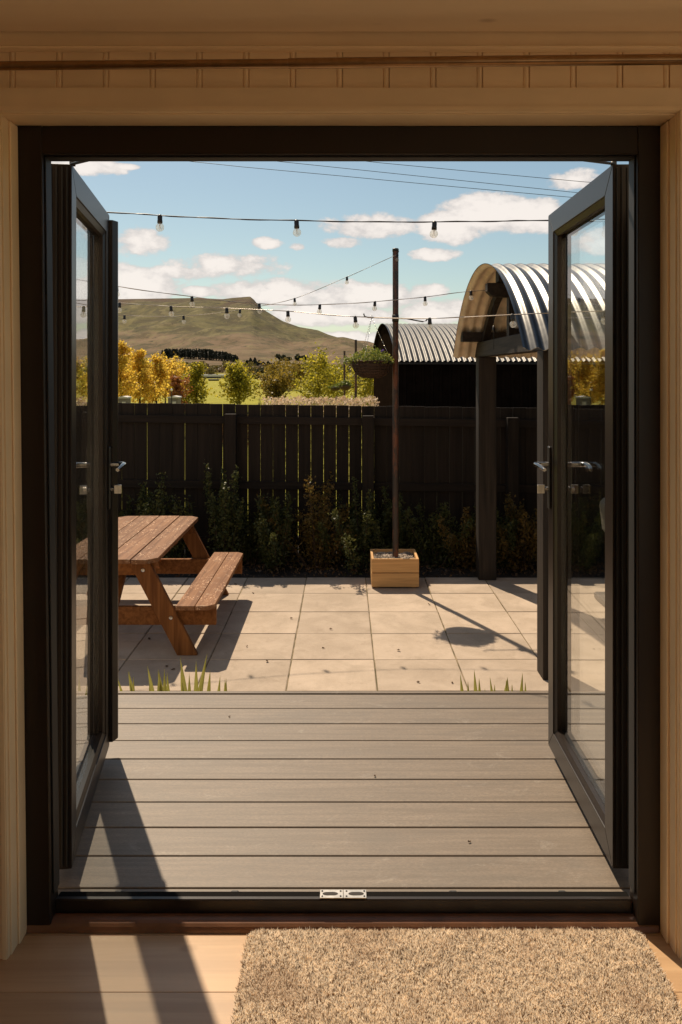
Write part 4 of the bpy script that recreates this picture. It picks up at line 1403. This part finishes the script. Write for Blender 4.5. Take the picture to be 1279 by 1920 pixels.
prof = arc_profile(46, 1.70, 0.735, SHY, ZC + 0.14)
vv, ff = corrugated_vault(1.145, 4.1, prof, 0.0925, 0.013, 10)
shp(link('roof_sheet', np_mesh('roof_sheet', vv, ff, 'galvanised_sheet', True), she))
vv, ff = corrugated_vault(1.147, 4.098, prof, 0.0925, 0.013, 10, 0.004)
shp(link('roof_lining', np_mesh('roof_lining', vv, ff[:, ::-1], 'underside_bounce_tan', True), she))
for px0 in (1.35, 3.55):
    for (ya, yb_) in ((5.64, 5.82), (8.335, 8.515)):
        o = shp(MB().box(0, 0.178, 0, yb_ - ya, 0, ZC + 0.138 - PZ, 0.006).build('post', 'shelter_wood', she, (px0, ya, PZ)))
    shp(MB().box(0, 0.10, 0, 3.30, 0, 0.15, 0.005).build('tie_beam', 'shelter_beam_wood', she, (px0 + 0.02, 5.42, ZC + 0.140)))
    o = shp(MB().box(0, 0.085, -0.05, 0.05, 0, 0.35, 0.004).build('king_post', 'shelter_wood', she, (px0 + 0.03, SHY - 0.02, ZC + 0.2905)))
    shp(MB().box(0, 0.085, -0.07, 0.07, 0, 0.10, 0.004).build('ridge_block', 'shelter_wood', she, (px0 - 0.06, SHY - 0.02, ZC + 0.745)))
    # curved rafter under the sheet
    rp = arc_profile(24, 1.62, 0.70, SHY, ZC + 0.120)
    rb = MB()
    vs_, fs = [], []
    for (y_, z_) in rp:
        vs_ += [(px0 + 0.04, y_, z_), (px0 + 0.10, y_, z_), (px0 + 0.10, y_ * 0.955 + SHY * 0.045, z_ - 0.075), (px0 + 0.04, y_ * 0.955 + SHY * 0.045, z_ - 0.075)]
    for k in range(23):
        for j in range(4):
            fs.append((k * 4 + j, k * 4 + (j + 1) % 4, k * 4 + 4 + (j + 1) % 4, k * 4 + 4 + j))
    rb.add(vs_, fs)
    shp(rb.build('rafter', 'shelter_wood', she))
# beams along the vault: ridge purlin with rounded end, wall plates
pr = [(1.20, 0.735), (1.20, 0.665), (1.24, 0.628), (1.32, 0.618), (3.9, 0.618), (3.9, 0.735)]
o = shp(MB().prism([(x_, ZC + z_) for x_, z_ in pr], SHY - 0.07, SHY + 0.03).build('ridge_beam', 'shelter_beam_wood', she))
for (y0, y1, z0) in ((8.36, 8.50, 0.2925), (5.66, 5.80, 0.2925)):
    shp(MB().box(1.19, 4.0, y0, y1, ZC + z0, ZC + z0 + 0.095, 0.004).build('wall_plate', 'shelter_beam_wood', she))
# dark boarded infill on the near half of the gable, and on the far end of the shelter
ip = [(y_, z_ - 0.05) for y_, z_ in prof if y_ < SHY - 0.03 and z_ - 0.05 > ZC + 0.2925]
ip = [(SHY - 0.10, ZC + 0.2925)] + [(ip[0][0], ZC + 0.2925)] + ip
v0 = [(1.49, y_, z_) for y_, z_ in ip] + [(1.51, y_, z_) for y_, z_ in ip]
n = len(ip)
shp(MB().add(v0, [tuple(range(n - 1, -1, -1)), tuple(range(n, 2 * n))] + [(i, (i + 1) % n, (i + 1) % n + n, i + n) for i in range(n)]).build('gable_board', 'shelter_wood', she))
o = MB()
o.box(3.75, 3.78, 5.7, 8.4, PZ, ZC + 0.28)
shp(o.build('end_wall', 'dark_cladding', she))
# roofing bolts along the ridge
for k in range(9):
    x_ = 1.145 + 0.0925 * (2 + 3 * k)
    shp(MB().lathe([(0, 0.008), (0.010, 0.006), (0.012, 0.0)][::-1], 8, (x_, SHY, ZC + 0.14 + 0.735 + 0.0125)).build('roof_bolt', 'black_iron', she))
hl = empty('pendant_cord', (1.26, 7.0, ZC + 0.61), 0, 'thin black cord with a small lamp holder dangling from the shelter ridge beam', 'pendant cord')
MB().tube([(0, 0, 0.007), (0.002, 0, -0.20), (0, 0, -0.43)], 0.003, 5).build('cord', 'black_plastic', hl)
MB().lathe([(0, 0.03), (0.006, 0.03), (0.014, 0.0), (0.014, -0.03), (0, -0.03)][::-1], 10, (0.001, 0, -0.26)).build('lamp_holder', 'black_plastic', hl)

# pale covered barbecue at the right, half hidden by the door
bq = empty('barbecue', (2.53, 7.45, PZ), 0, 'grey hooded barbecue on a pale stand under the shelter, seen through the right door', 'barbecue')
bp = []
for k in range(11):
    a = math.pi * k / 10
    bp.append((0.17 * math.cos(a) * -1, 0.86 + 0.10 * math.sin(a)))
po = bp + [(0.17, 0.64), (0.06, 0.52), (-0.06, 0.52), (-0.145, 0.64)]
o = MB().prism(po, -0.25, 0.25).build('hood', 'grey_vinyl', bq)
bm = o.modifiers.new('edge', 'BEVEL')
bm.width = 0.012
bm.segments = 3
MB().prism([(-0.120, 0.70), (-0.120, 0.84), (0.12, 0.84), (0.12, 0.70)], -0.256, -0.2505).build('front_panel', 'black_plastic', bq)
for s in (-1, 1):
    MB().box(s * 0.09 - 0.02, s * 0.09 + 0.02, -0.2, 0.2, 0.06, 0.53, 0.004).build('leg', 'pale_metal', bq)
MB().tube([(-0.12, -0.21, 0.40), (-0.15, -0.22, 0.34), (-0.10, -0.22, 0.27), (-0.06, -0.21, 0.20)], 0.012, 8).build('gas_hose', 'black_plastic', bq)
MB().box(-0.22, 0.34, -0.24, 0.24, 0.0, 0.06, 0.01).build('base_slab', 'dark_slate', bq)

# ==================================================================== SECOND HUT BEYOND THE FENCE
hut = empty('barrel_roof_hut', (0.6, 11.5, -0.66), R(1.65), 'long dark hut with a corrugated barrel roof standing beyond the fence', 'hut')
hx0, hx1 = 0.07, 5.2
hp = arc_profile(40, 2.7, 0.63, 2.2, ZC + 0.127 + 0.66)
vv, ff = corrugated_vault(hx0, hx1, hp, 0.0725, 0.011, 8)
link('roof_sheet', np_mesh('roof_sheet', vv, ff, 'weathered_sheet', True), hut)
vv, ff = corrugated_vault(hx0 + 0.002, hx1 - 0.002, hp, 0.0725, 0.011, 8, 0.012)
link('roof_lining', np_mesh('roof_lining', vv, ff[:, ::-1], 'dark_cladding', True), hut)
he = ZC + 0.127 + 0.66


def ribbed(x0, x1, y, z0, z1, pitch=0.12, rel_=0.018):
    pf = [(x0, y)]
    x_ = x0
    while x_ + pitch < x1:
        pf += [(x_ + pitch * .5, y), (x_ + pitch * .58, y - rel_), (x_ + pitch * .82, y - rel_), (x_ + pitch * .9, y)]
        x_ += pitch
    pf += [(x1, y), (x1, y + 0.03), (x0, y + 0.03)]
    return pf


pf = ribbed(0.12, 5.1, -0.40, 0, he)
n = len(pf)
MB().add([(x_, y_, 0) for x_, y_ in pf] + [(x_, y_, he - 0.012) for x_, y_ in pf], [tuple(range(n - 1, -1, -1)), tuple(range(n, 2 * n))] + [(i, (i + 1) % n, (i + 1) % n + n, i + n) for i in range(n)]).build('wall_side', 'dark_cladding', hut)
gp = [(y_, z_ - 0.03) for y_, z_ in hp]
gp = [(gp[0][0] + 0.11, 0.0)] + [(gp[0][0] + 0.11, gp[0][1])] + gp[2:-2] + [(gp[-1][0] - 0.11, gp[-1][1]), (gp[-1][0] - 0.11, 0.0)]
n = len(gp)
for xa, xb in ((0.12, 0.14), (5.06, 5.08)):
    MB().add([(xa, y_, z_) for y_, z_ in gp] + [(xb, y_, z_) for y_, z_ in gp], [tuple(range(n)), tuple(range(2 * n - 1, n - 1, -1))] + [(i, i + n, (i + 1) % n + n, (i + 1) % n) for i in range(n)]).build('gable', 'dark_cladding', hut)
MB().box(hx0 + 0.03, hx1, -0.49, -0.45, he - 0.045, he - 0.016, 0.003).build('eaves_trim', 'black_iron', hut)
MB().box(hx0 + 0.06, hx1, -0.445, -0.425, he - 0.05, he + 0.012).build('eaves_filler', 'dark_cladding', hut)


# ==================================================================== STRING LIGHTS
def festoon(label, pts, bulbs, r_bulb, r_wire, wire_m, origin, hang=0.0):
    o = empty('string_lights', origin, 0, label, 'string lights', 'string lights over the patio')
    O = Vector(origin)
    # smooth the wire a little between its points
    P_ = [Vector(q) - O for q in pts]
    out = []
    for i in range(len(P_) - 1):
        p0, p1, p2, p3 = P_[max(i - 1, 0)], P_[i], P_[i + 1], P_[min(i + 2, len(P_) - 1)]
        for k in range(6):
            t_ = k / 6
            out.append(0.5 * ((2 * p1) + (-p0 + p2) * t_ + (2 * p0 - 5 * p1 + 4 * p2 - p3) * t_ ** 2 + (-p0 + 3 * p1 - 3 * p2 + p3) * t_ ** 3))
    out.append(P_[-1])
    MB().tube(out, r_wire, 6).build('cable', wire_m, o)
    off2 = [q + Vector((0, 0, 0.0028 * math.sin(i * 0.9))) + Vector((0, r_wire * 1.7 * math.cos(i * 0.9), 0)) for i, q in enumerate(out)]
    MB().tube(off2, r_wire * 0.75, 5).build('cable', 'black_plastic', o)
    for b_ in bulbs:
        q = Vector(b_) - O
        s = r_bulb / 0.02
        tl = Matrix.Translation(q) @ Matrix.Rotation(random.uniform(-.10, .10), 4, 'Y') @ Matrix.Rotation(random.uniform(-.1, .1), 4, 'X') @ Matrix.Scale(s, 4)
        gl_ = [(0.0, -0.076)] + [(0.02 * math.sin(a), -0.056 - 0.02 * math.cos(a)) for a in np.linspace(0.3, 2.55, 11)] + [(0.0095, -0.034)]
        bo = MB().lathe(gl_, 18, mat=tl).build('bulb', 'bulb_glass', o)
        MB().lathe([(0.0, 0.006), (0.007, 0.005), (0.0115, -0.004), (0.0115, -0.022), (0.0125, -0.024), (0.0125, -0.036), (0.0, -0.036)][::-1], 14, mat=tl).build('socket', 'black_plastic', bo)
        MB().tube([(0.0, 0, -0.036), (0.0, 0, -0.050)], 0.0022, 6, mat=tl).tube([(0.0, 0, -0.050), (0.005, 0, -0.064), (0, 0.003, -0.062), (-0.005, 0, -0.064), (0, 0, -0.050)], 0.0007, 4, False, mat=tl).build('filament', 'filament_metal', bo)
    return o


# 1: along the house, nearest
Y1_ = 3.95
w1 = [at(-420, 372, Y1_ + .03), at(-60, 386, Y1_), at(203, 398, Y1_), at(300, 404, Y1_), at(420, 410, Y1_), at(556, 413.5, Y1_), at(690, 416, Y1_), at(816, 416, Y1_), at(930, 414.8, Y1_), at(1027, 413, Y1_), at(1300, 408, Y1_), at(1560, 400, Y1_ + 0.02)]
b1 = [at(42, 391, Y1_), at(300, 404.5, Y1_), at(556, 414, Y1_), at(815, 416.5, Y1_), at(1075, 412.5, Y1_)]
festoon('nearest string of clear globe bulbs, strung straight across above the deck', w1, b1, 0.020, 0.0026, 'black_plastic', (0, Y1_, ZC + 0.7))


def run(k0, dk, n0, n1, zs):
    """points every bulb spacing along a straight plan line, with the given heights"""
    out = []
    ks = sorted(zs)
    for k in range(n0, n1 + 1):
        z = float(np.interp(k, ks, [zs[q] for q in ks]))
        out.append((k0[0] + dk[0] * k, k0[1] + dk[1] * k, ZC + z))
    return out


zsP = {0: .664, 1: .590, 2: .527, 3: .480, 4: .462, 5: .485, 6: .524, 7: .58, 8: .655}
wP = run((1.06, 6.95), (-.4116, -.298), 0, 8, zsP)
wP = [tuple(ZC * (i_ == 2) + (q[i_] - ZC * (i_ == 2)) * (1 + 0.12 * min(1, k_ / 4)) for i_ in range(3)) for k_, q in enumerate(wP)]
wP = [(1.20, 6.99, ZC + 0.67)] + wP + [(-2.6, 4.30, ZC + 0.76)]
festoon('string of globe bulbs from the shelter ridge beam dipping and rising towards the upper left', wP, wP[1:-1], 0.020, 0.0024, 'pale_cable', (0, 6, ZC + 0.5))
zsQ = {-2: .31, -1: .325, 0: .323, 1: .318, 2: .346, 3: .400, 4: .441, 5: .475, 6: .522, 7: .58, 8: .66, 9: .75}
wQ = run((.972, 4.8), (-.450, .269), -2, 9, zsQ)
festoon('string of globe bulbs crossing low from far left to the right door edge', wQ, wQ[1:-1], 0.020, 0.0024, 'pale_cable', (0, 5.6, ZC + 0.4))
zsR = {0: 1.148, 1: .909, 2: .688, 3: .57, 4: .500, 5: .495, 6: .53, 7: .60}
wR = run((.53, 8.22), (-.50, -.15), 0, 7, zsR)
festoon('string of globe bulbs falling from the top of the planter pole to the left', wR, wR[:-1], 0.019, 0.0022, 'pale_cable', (0.5, 8.2, ZC + 1.1))

# overhead power lines, high and far
for nm_, pts in (('highest, shortest-looking of the three thin power lines across the sky', [(300, 262), (570, 290), (720, 306), (900, 323), (1095, 341), (1400, 362)]),
                 ('middle one of the three thin power lines across the sky', [(200, 268), (420, 292), (640, 315), (850, 337), (1070, 360), (1400, 390)]),
                 ('lowest of the three thin power lines across the sky', [(60, 270), (285, 295), (455, 313), (640, 330), (850, 350), (1060, 369), (1400, 398)])):
    o = MB().tube([at(x_, y_, 42) for x_, y_ in pts], 0.014, 5).build('power_line', 'black_plastic')
    tag(o, nm_, 'power line', 'power lines across the sky')


# ==================================================================== TREES AND COUNTRY BEYOND
def tree_meshes(h, spread, leafm, n=2200, leaf=0.055, trunk_h=0.22, fork=False, shape='cone'):
    tr = MB()
    trunks = [(-0.06, 0), (0.09, 0.02)] if fork else [(0, 0)]
    pts = []
    for tx, ty in trunks:
        hh = h * (1.0 if tx <= 0 else 0.9)
        path = []
        wob = rng.normal(size=(7, 2)) * 0.03 * spread
        for k in range(7):
            t_ = k / 6
            path.append((tx * h * 0.3 * (1 - .5 * t_) + wob[k][0] * t_ * 2, ty + wob[k][1] * t_ * 2, hh * t_ * 0.96 - 0.05))
        tr.tube(path, [0.020 * h * (1 - 0.9 * k / 6) for k in range(7)], 7, False)
        nl = 20 if not fork else 14
        for i in range(nl):
            t_ = trunk_h + (0.95 - trunk_h) * (i + rng.random()) / nl
            base_ = Vector(path[0]).lerp(Vector(path[-1]), t_)
            w0 = rng.random() * 2 * math.pi
            prof_ = (1 - t_) ** 0.75 * 1.15 if shape == 'cone' else math.sqrt(max(0.05, 1 - ((t_ - 0.55) / 0.5) ** 2))
            L = spread * (0.55 + 0.6 * rng.random()) * max(0.12, prof_)
            e = base_ + Vector((math.cos(w0) * L, math.sin(w0) * L, L * rng.uniform(0.35, 0.95)))
            m1 = base_.lerp(e, 0.5) + Vector((0, 0, -0.05 * L))
            tr.tube([base_, m1, e], [0.006 * h * (1.1 - t_), 0.004 * h * (1.1 - t_), 0.001 * h], 4, False)
            k = max(6, int(n / nl / len(trunks)))
            tt = rng.random(k) ** 0.7
            c = np.array(base_)[None] * (1 - tt[:, None]) + np.array(e)[None] * tt[:, None]
            # leaves gathered in small tufts with gaps between them
            tufts = rng.normal(size=(7, 3)) * 0.19 * spread * (0.4 + 0.6 * max(0.2, prof_))
            c += tufts[rng.integers(0, 7, k)] + rng.normal(size=(k, 3)) * 0.06 * spread
            pts.append(c)
    c = np.concatenate(pts)
    c = c[c[:, 2] > 0.05 * h]
    v_, f_ = leaf_quads(c, leaf, 0.65)
    return [('crown', np_mesh('crown', v_, f_, leafm)), ('trunk', tr.mesh('trunk', 'bark'))]


def plant_tree(name, px, ptop, Y, wpx, leafm, label, group, n=2200, leaf=None, fork=False, shape='cone', trunk_h=0.22, cat='tree', dz=0.0):
    z0 = gz(px, Y) + dz
    h = at(px, ptop, Y)[2] - z0
    sp_ = wpx * Y / F * 0.72
    n = int(n * 1.35)
    o = empty(name, (at(px, 0, Y)[0], Y, z0), rng.random() * 0.4, label, cat, group)
    for nm, me in tree_meshes(h, sp_, leafm, n, leaf or Y / F * 2.3, trunk_h, fork, shape):
        link(nm, me, o)
    return o


TG = 'trees in the field beyond the fence'
plant_tree('young_tree', 226, 629, 34, 62, 'gold_leaves', 'tallest golden tree, at the left door edge beyond the fence', TG, 2600)
plant_tree('young_tree', 262, 653, 37, 66, 'gold_leaves', 'broad golden tree, second from the left door edge', TG, 2800)
plant_tree('young_tree', 293, 661, 39, 54, 'gold_leaves', 'golden tree with a thin spire top, third from the left', TG, 2400)
plant_tree('young_tree', 326, 682, 42, 56, 'gold_leaves', 'rounded golden tree above the right-hand grey shed', TG, 2200, shape='round')
plant_tree('young_tree', 338, 705, 38, 30, 'russet_leaves', 'small russet tree among the golden trees', TG, 1100, shape='round')
plant_tree('young_tree', 347, 672, 44, 34, 'lime_leaves', 'sparse yellow tree with two dark stems left of the green one', TG, 900, fork=True)
plant_tree('young_tree', 369, 675, 41, 54, 'lime_leaves', 'dense dark-hearted green tree with a narrow top', TG, 2800, trunk_h=0.12)
plant_tree('young_tree', 447, 676, 43, 62, 'lime_leaves', 'well-shaped yellow-green tree on two thin trunks, alone in the field', TG, 3600, fork=True)
plant_tree('bushy_tree', 510, 712, 62, 70, 'olive_leaves', 'dark olive rounded bush left of the flowering bank', TG, 2400, shape='round', trunk_h=0.05)
plant_tree('bushy_tree', 530, 692, 95, 44, 'olive_leaves', 'left one of two brownish round trees behind the olive bush', TG, 1500, shape='round')
plant_tree('bushy_tree', 556, 693, 90, 52, 'olive_leaves', 'right one of two brownish round trees behind the olive bush', TG, 1700, shape='round')
plant_tree('young_tree', 598, 672, 40, 72, 'lime_leaves', 'wide loose yellow-green tree left of the garden poles', TG, 2700, shape='round', trunk_h=0.15)
plant_tree('young_tree', 682, 690, 33, 56, 'lime_leaves', 'yellow-green tree under the big hanging basket', TG, 2200, shape='round', trunk_h=0.1)
plant_tree('young_tree', 698, 715, 36, 36, 'olive_leaves', 'low olive-gold bush against the dark hut corner', TG, 1100, shape='round', trunk_h=0.05)
plant_tree('young_tree', 188, 640, 36, 50, 'gold_leaves', 'golden tree hidden behind the left door, mirrored in the right door glass', TG, 2200)
plant_tree('young_tree', 148, 664, 40, 50, 'gold_leaves', 'second golden tree behind the left door glass', TG, 2000)
plant_tree('young_tree', 100, 655, 38, 54, 'gold_leaves', 'golden tree beyond the left door hinge side', TG, 2000)
plant_tree('young_tree', 40, 648, 42, 56, 'gold_leaves', 'golden tree furthest left, outside the door opening', TG, 1800)
plant_tree('young_tree', 243, 672, 50, 50, 'gold_leaves', 'yellow tree in the gap between the two leftmost golden trees, further back', TG, 1500, shape='round')
plant_tree('young_tree', 280, 690, 52, 40, 'lime_leaves', 'greener low tree between the second and third golden trees', TG, 1500, shape='round')
plant_tree('young_tree', 310, 676, 50, 46, 'gold_leaves', 'yellow tree just right of the spire-topped golden tree, further back', TG, 1500, shape='round')
plant_tree('young_tree', 632, 690, 52, 46, 'lime_leaves', 'yellow-green tree between the wide loose tree and the garden poles', TG, 1400, shape='round')
# low reddish shrubs peeping over the fence
for (px, pw, lb) in ((394, 16, 'low reddish shrub over the fence right of the dense green tree'), (415, 20, 'reddish shrub over the fence left of the lone twin-trunk tree'), (471, 24, 'reddish-brown shrub over the fence right of the twin-trunk tree')):
    o = empty('low_shrub', (at(px, 0, 24)[0], 24, -0.66), 0, lb, 'shrub', 'low reddish shrubs beyond the fence')
    h_ = 2.14 - (748 - 695) * 24 / F
    for nm, me in clump(9, 900, pw * 24 / F * 0.6, 0.25, h_ * 1.0, 0.025, 'russet_leaves'):
        link(nm, me, o)

# flowering bank right behind the fence
n = 6500
u_ = rng.uniform(486, 712, n)
Yb = rng.uniform(12.5, 19, n)
tz = ZC - (748 - 695 + 5.5 * (vnoise(u_ / 12, Yb, 3)) - 3.5 + (560 - u_) * -0.008) * Yb / F - rng.random(n) ** 2 * 0.35
tz += (vnoise(u_ / 5, Yb * 2, 7) - 0.6) * 0.12 * Yb / 15
keep_ = rng.random(n) < np.clip((u_ - 486) / 26, 0, 1) * np.clip((vnoise(u_ / 3.0, Yb * 3, 9) - 0.15) * 2, 0.15, 1)
c = np.stack([(u_ - 645) * Yb / F, Yb, tz], 1)[keep_]
v, f = leaf_quads(c, 0.021, 0.7)
tag(link('flowering_bank', np_mesh('flowering_bank', v, f, 'pink_bloom')), 'pale pink flower heads of a bank of tall plants just beyond the fence', 'flowers', kind='stuff')
n = 9000
u_ = rng.uniform(484, 715, n)
Yb = rng.uniform(12.5, 19, n)
c = np.stack([(u_ - 645) * Yb / F, Yb, -0.66 + rng.random(n) ** 0.6 * (ZC + 0.66 - 57 * Yb / F) * (0.88 + 0.15 * vnoise(u_ / 4, Yb, 2))], 1)
v, f = leaf_quads(c, 0.05, 0.12, 2.5)
tag(link('tall_grass', np_mesh('tall_grass', v, f, 'dry_grass')), 'tall dry grass and stems under the pale pink flower heads', 'grass', kind='stuff')
# sheds, lamp and the white bungalow
for (x0, x1, yt, Y, lb) in ((222, 238, 744, 27, 'low grey shed under the tallest golden tree, just over the fence'), (315, 334, 743.5, 27, 'low grey shed with pale top below the rounded golden tree')):
    xa, xb = at(x0, 0, Y)[0], at(x1, 0, Y)[0]
    zt_ = at(0, yt, Y)[2]
    o = empty('garden_shed', ((xa + xb) / 2, Y, -0.66), 0, lb, 'shed', 'small sheds beyond the fence')
    hw = (xb - xa) / 2
    MB().box(-hw, hw, 0, 0.5, 0, zt_ + 0.66 - 0.05, 0.005).build('wall', 'grey_shed_wall', o)
    MB().prism([(-hw - 0.03, zt_ + 0.61), (hw + 0.03, zt_ + 0.61), (hw + 0.02, zt_ + 0.65), (0, zt_ + 0.68), (-hw - 0.02, zt_ + 0.65)], -0.03, 0.53).build('roof', 'pale_roof', o)
    MB().box(-0.02, 0.10, -0.012, -0.001, 0.1, zt_ + 0.5, 0.002).build('door', 'pale_roof', o)
lp = empty('garden_lamp', (at(322, 0, 25)[0], 25, -0.66), 0, 'small white globe lamp on a thin post in front of the right-hand shed', 'garden lamp')
MB().tube([(0, 0, 0), (0, 0, ZC + 0.66 - 39 * 25 / F)], 0.015, 8).build('post', 'black_iron', lp)
MB().lathe([(0.0, -0.04)] + [(0.04 * math.sin(a), -0.04 * math.cos(a)) for a in np.linspace(0.2, math.pi - 0.05, 9)], 12, (0, 0, ZC + 0.66 - 38 * 25 / F + 0.03)).build('globe', 'lamp_globe', lp)

bh = empty('bungalow', (at(385, 0, 230)[0], 230, gz(385, 230)), 0, 'long low white-roofed building across the field at the foot of the hill', 'building')
z0 = at(385, 703.5, 230)[2] - gz(385, 230)
MB().box(-7, 4.5, 0, 6, 0, z0 - 0.4, 0.02).build('wall', 'grey_shed_wall', bh)
MB().box(-7.3, 4.8, -0.5, 6.5, z0 - 0.399, z0 + 0.2, 0.03).build('roof', 'white_render', bh)
for k in range(3):
    MB().box(-5.2 + 3 * k, -4.0 + 3 * k, -0.06, -0.002, 0.4, 1.3).build('window', 'slot_dark', bh)
sb = empty('barn', (at(398, 0, 175)[0], 175, gz(398, 175)), 0, 'small dark barn right of the white-roofed building', 'building')
z0 = at(398, 712, 175)[2] - gz(398, 175)
MB().box(-0.8, 1.0, 0, 3, 0, z0, 0.02).build('wall', 'dark_cladding', sb)
MB().box(-0.9, 1.1, -0.2, 3.2, z0 + 0.001, z0 + 0.12, 0.02).build('roof', 'grey_shed_wall', sb)


def blob_bush(name, px, ptop, pbase, Y, wpx, leafm, label, group, n=500, cat='bush', cone=False):
    z0 = gz(px, Y)
    zt_ = max(at(px, ptop, Y)[2], z0 + 0.8)
    h = zt_ - z0
    w_ = wpx * Y / F / 2
    o = empty(name, (at(px, 0, Y)[0], Y, z0), 0, label, cat, group)
    a = rand_dirs(n)
    rr = rng.random((n, 1)) ** 0.35
    if cone:
        t_ = rng.random(n)
        c = np.stack([a[:, 0] * w_ * (1 - t_) ** 0.8, a[:, 1] * w_ * (1 - t_) ** 0.8, h * (0.05 + 0.95 * t_)], 1)
    else:
        bl = rng.normal(size=(6, 3)) * np.array([w_ * .45, w_ * .4, h * .14])
        c = a * rr * np.array([w_ * .6, w_ * .6, h * .36]) + bl[rng.integers(0, 6, n)] + np.array([0, 0, h * .55])
        c[:, 2] = np.clip(c[:, 2], 0, h)
    v_, f_ = leaf_quads(c, Y / F * 1.7, 0.7)
    link('crown', np_mesh('crown', v_, f_, leafm), o)
    MB().tube([(0, 0, -0.2), (0, 0, h * 0.6)], [w_ * 0.08, w_ * 0.03], 5).build('trunk', 'bark', o)
    return o


BG = 'bushes and small trees at the foot of the mountain'
kinds = {'scrub_leaves': 'olive rounded bush in the belt of scrub across the field', 'dark_scrub_leaves': 'dark green bush in the belt of scrub across the field', 'brown_scrub_leaves': 'brownish bare-looking bush in the belt of scrub across the field'}
def zone(px):
    for lim, tx in ((300, 'far across the field, behind the golden trees'), (400, 'far off, near the long white-roofed building'), (490, 'far off, beyond the lone twin-trunk tree'),
                    (580, 'far off, above the dark olive bush'), (640, 'far off, behind the wide loose yellow-green tree'), (9999, 'far off, behind the garden poles')):
        if px < lim:
            return tx


for i in range(84):
    px = 200 + 520 * (i + rng.random()) / 84
    Y = rng.uniform(270, 420)
    k = ['scrub_leaves', 'dark_scrub_leaves', 'brown_scrub_leaves', 'scrub_leaves'][rng.integers(0, 4)]
    blob_bush('far_bush', px, rng.uniform(677, 695), 705, Y, rng.uniform(16, 32), k, kinds[k].replace('in the belt of scrub across the field', zone(px)), BG, 420)
for i in range(16):
    px = 60 + 140 * (i + rng.random()) / 16
    blob_bush('far_bush', px, rng.uniform(685, 699), 705, rng.uniform(270, 420), rng.uniform(16, 28), 'scrub_leaves', kinds['scrub_leaves'], BG, 260)
for (px, tp, w_) in ((463, 676, 14), (470, 672, 12), (478, 671, 13), (486, 676, 14), (494, 679, 13), (503, 678, 15), (509, 682, 12), (520, 678, 14), (525, 684, 12), (549, 684, 8), (554, 683, 9), (524, 664, 12), (533, 666, 14), (541, 670, 12), (557, 664, 13), (566, 668, 14), (572, 667, 14), (582, 671, 14)):
    green_ = tp < 672 and px > 515
    d = ground_Y(px, 677 if green_ else 686)
    blob_bush('far_conifer', px, tp, 690, d, w_, 'conifer_needles' if not green_ else 'dark_scrub_leaves', 'dark pointed conifer in a loose group low on the hillside' if not green_ else 'grey-green tree in the small wood at the mountain foot', 'far hillside trees', 320, 'tree', cone=not green_)
# hedges dividing the fields
for (x0, x1, yb_, Y, hh) in ((455, 515, 709, 210, 0.9), (330, 450, 707, 235, 0.7), (560, 700, 712, 200, 0.7), (100, 300, 712, 200, 0.8)):
    n = int((x1 - x0) * 26)
    u_ = rng.uniform(x0, x1, n)
    c = np.stack([(u_ - 645) * Y / F, Y + rng.normal(size=n) * 0.5, np.array([gz(q, Y) for q in (x0, x1)]).mean() + rng.random(n) * hh * (0.8 + 0.5 * vnoise(u_ / 4, u_ * 0, 2))], 1)
    v, f = leaf_quads(c, 0.22, 0.7)
    tag(link('hedge', np_mesh('hedge', v, f, 'dark_scrub_leaves')), {455: 'dark clipped hedge line right of the twin-trunk tree', 330: 'hedge line beside the white-roofed building', 560: 'hedge line behind the garden poles', 100: 'hedge line behind the golden trees'}[x0], 'hedge', 'hedges across the fields')
# conifer plantation, a dark belt low on the mountain
pts = []
tr = MB()
for i in range(190):
    t_ = rng.random()
    px = 304 + 142 * t_
    base_y = 673 + 7.5 * max(0, t_ - 0.25) ** 1.3 * 1.35
    top_y = np.interp(t_, [0, 0.1, 0.6, 0.85, 1], [656.5, 655, 656, 662, 669])
    Y = ground_Y(px, base_y) + rng.random() * 14
    z0 = gz(px, Y)
    zt_ = ZC + (695 - top_y + rng.normal() * 0.9) * Y / F
    h = zt_ - z0
    k = 90
    q = rng.random(k)
    a = rng.random(k) * 6.28
    rad = 1.15 * Y / 710 * (1 - q) ** 0.7
    pts.append(np.stack([(px - 645) * Y / F + rad * np.cos(a), Y + rad * np.sin(a), z0 + h * (0.22 + 0.78 * q)], 1))
    tr.tube([((px - 645) * Y / F, Y, z0 - 3), ((px - 645) * Y / F, Y, zt_ - 0.3)], [0.22, 0.05], 4, False)
v, f = leaf_quads(np.concatenate(pts), 0.62, 0.6)
pln = empty('conifer_plantation', (at(375, 0, 710)[0], 710, gz(375, 710)), 0, 'long dark belt of plantation conifers low on the mountain side', 'wood', kind='stuff')
me = np_mesh('crowns', v, f, 'conifer_needles')
for nm, mesh_ in (('crown', me), ('trunk', tr.mesh('trunk', 'bark'))):
    o = link(nm, mesh_, pln)
    o.location = (-pln.location[0], -pln.location[1], -pln.location[2])
    o['kind'] = 'stuff'
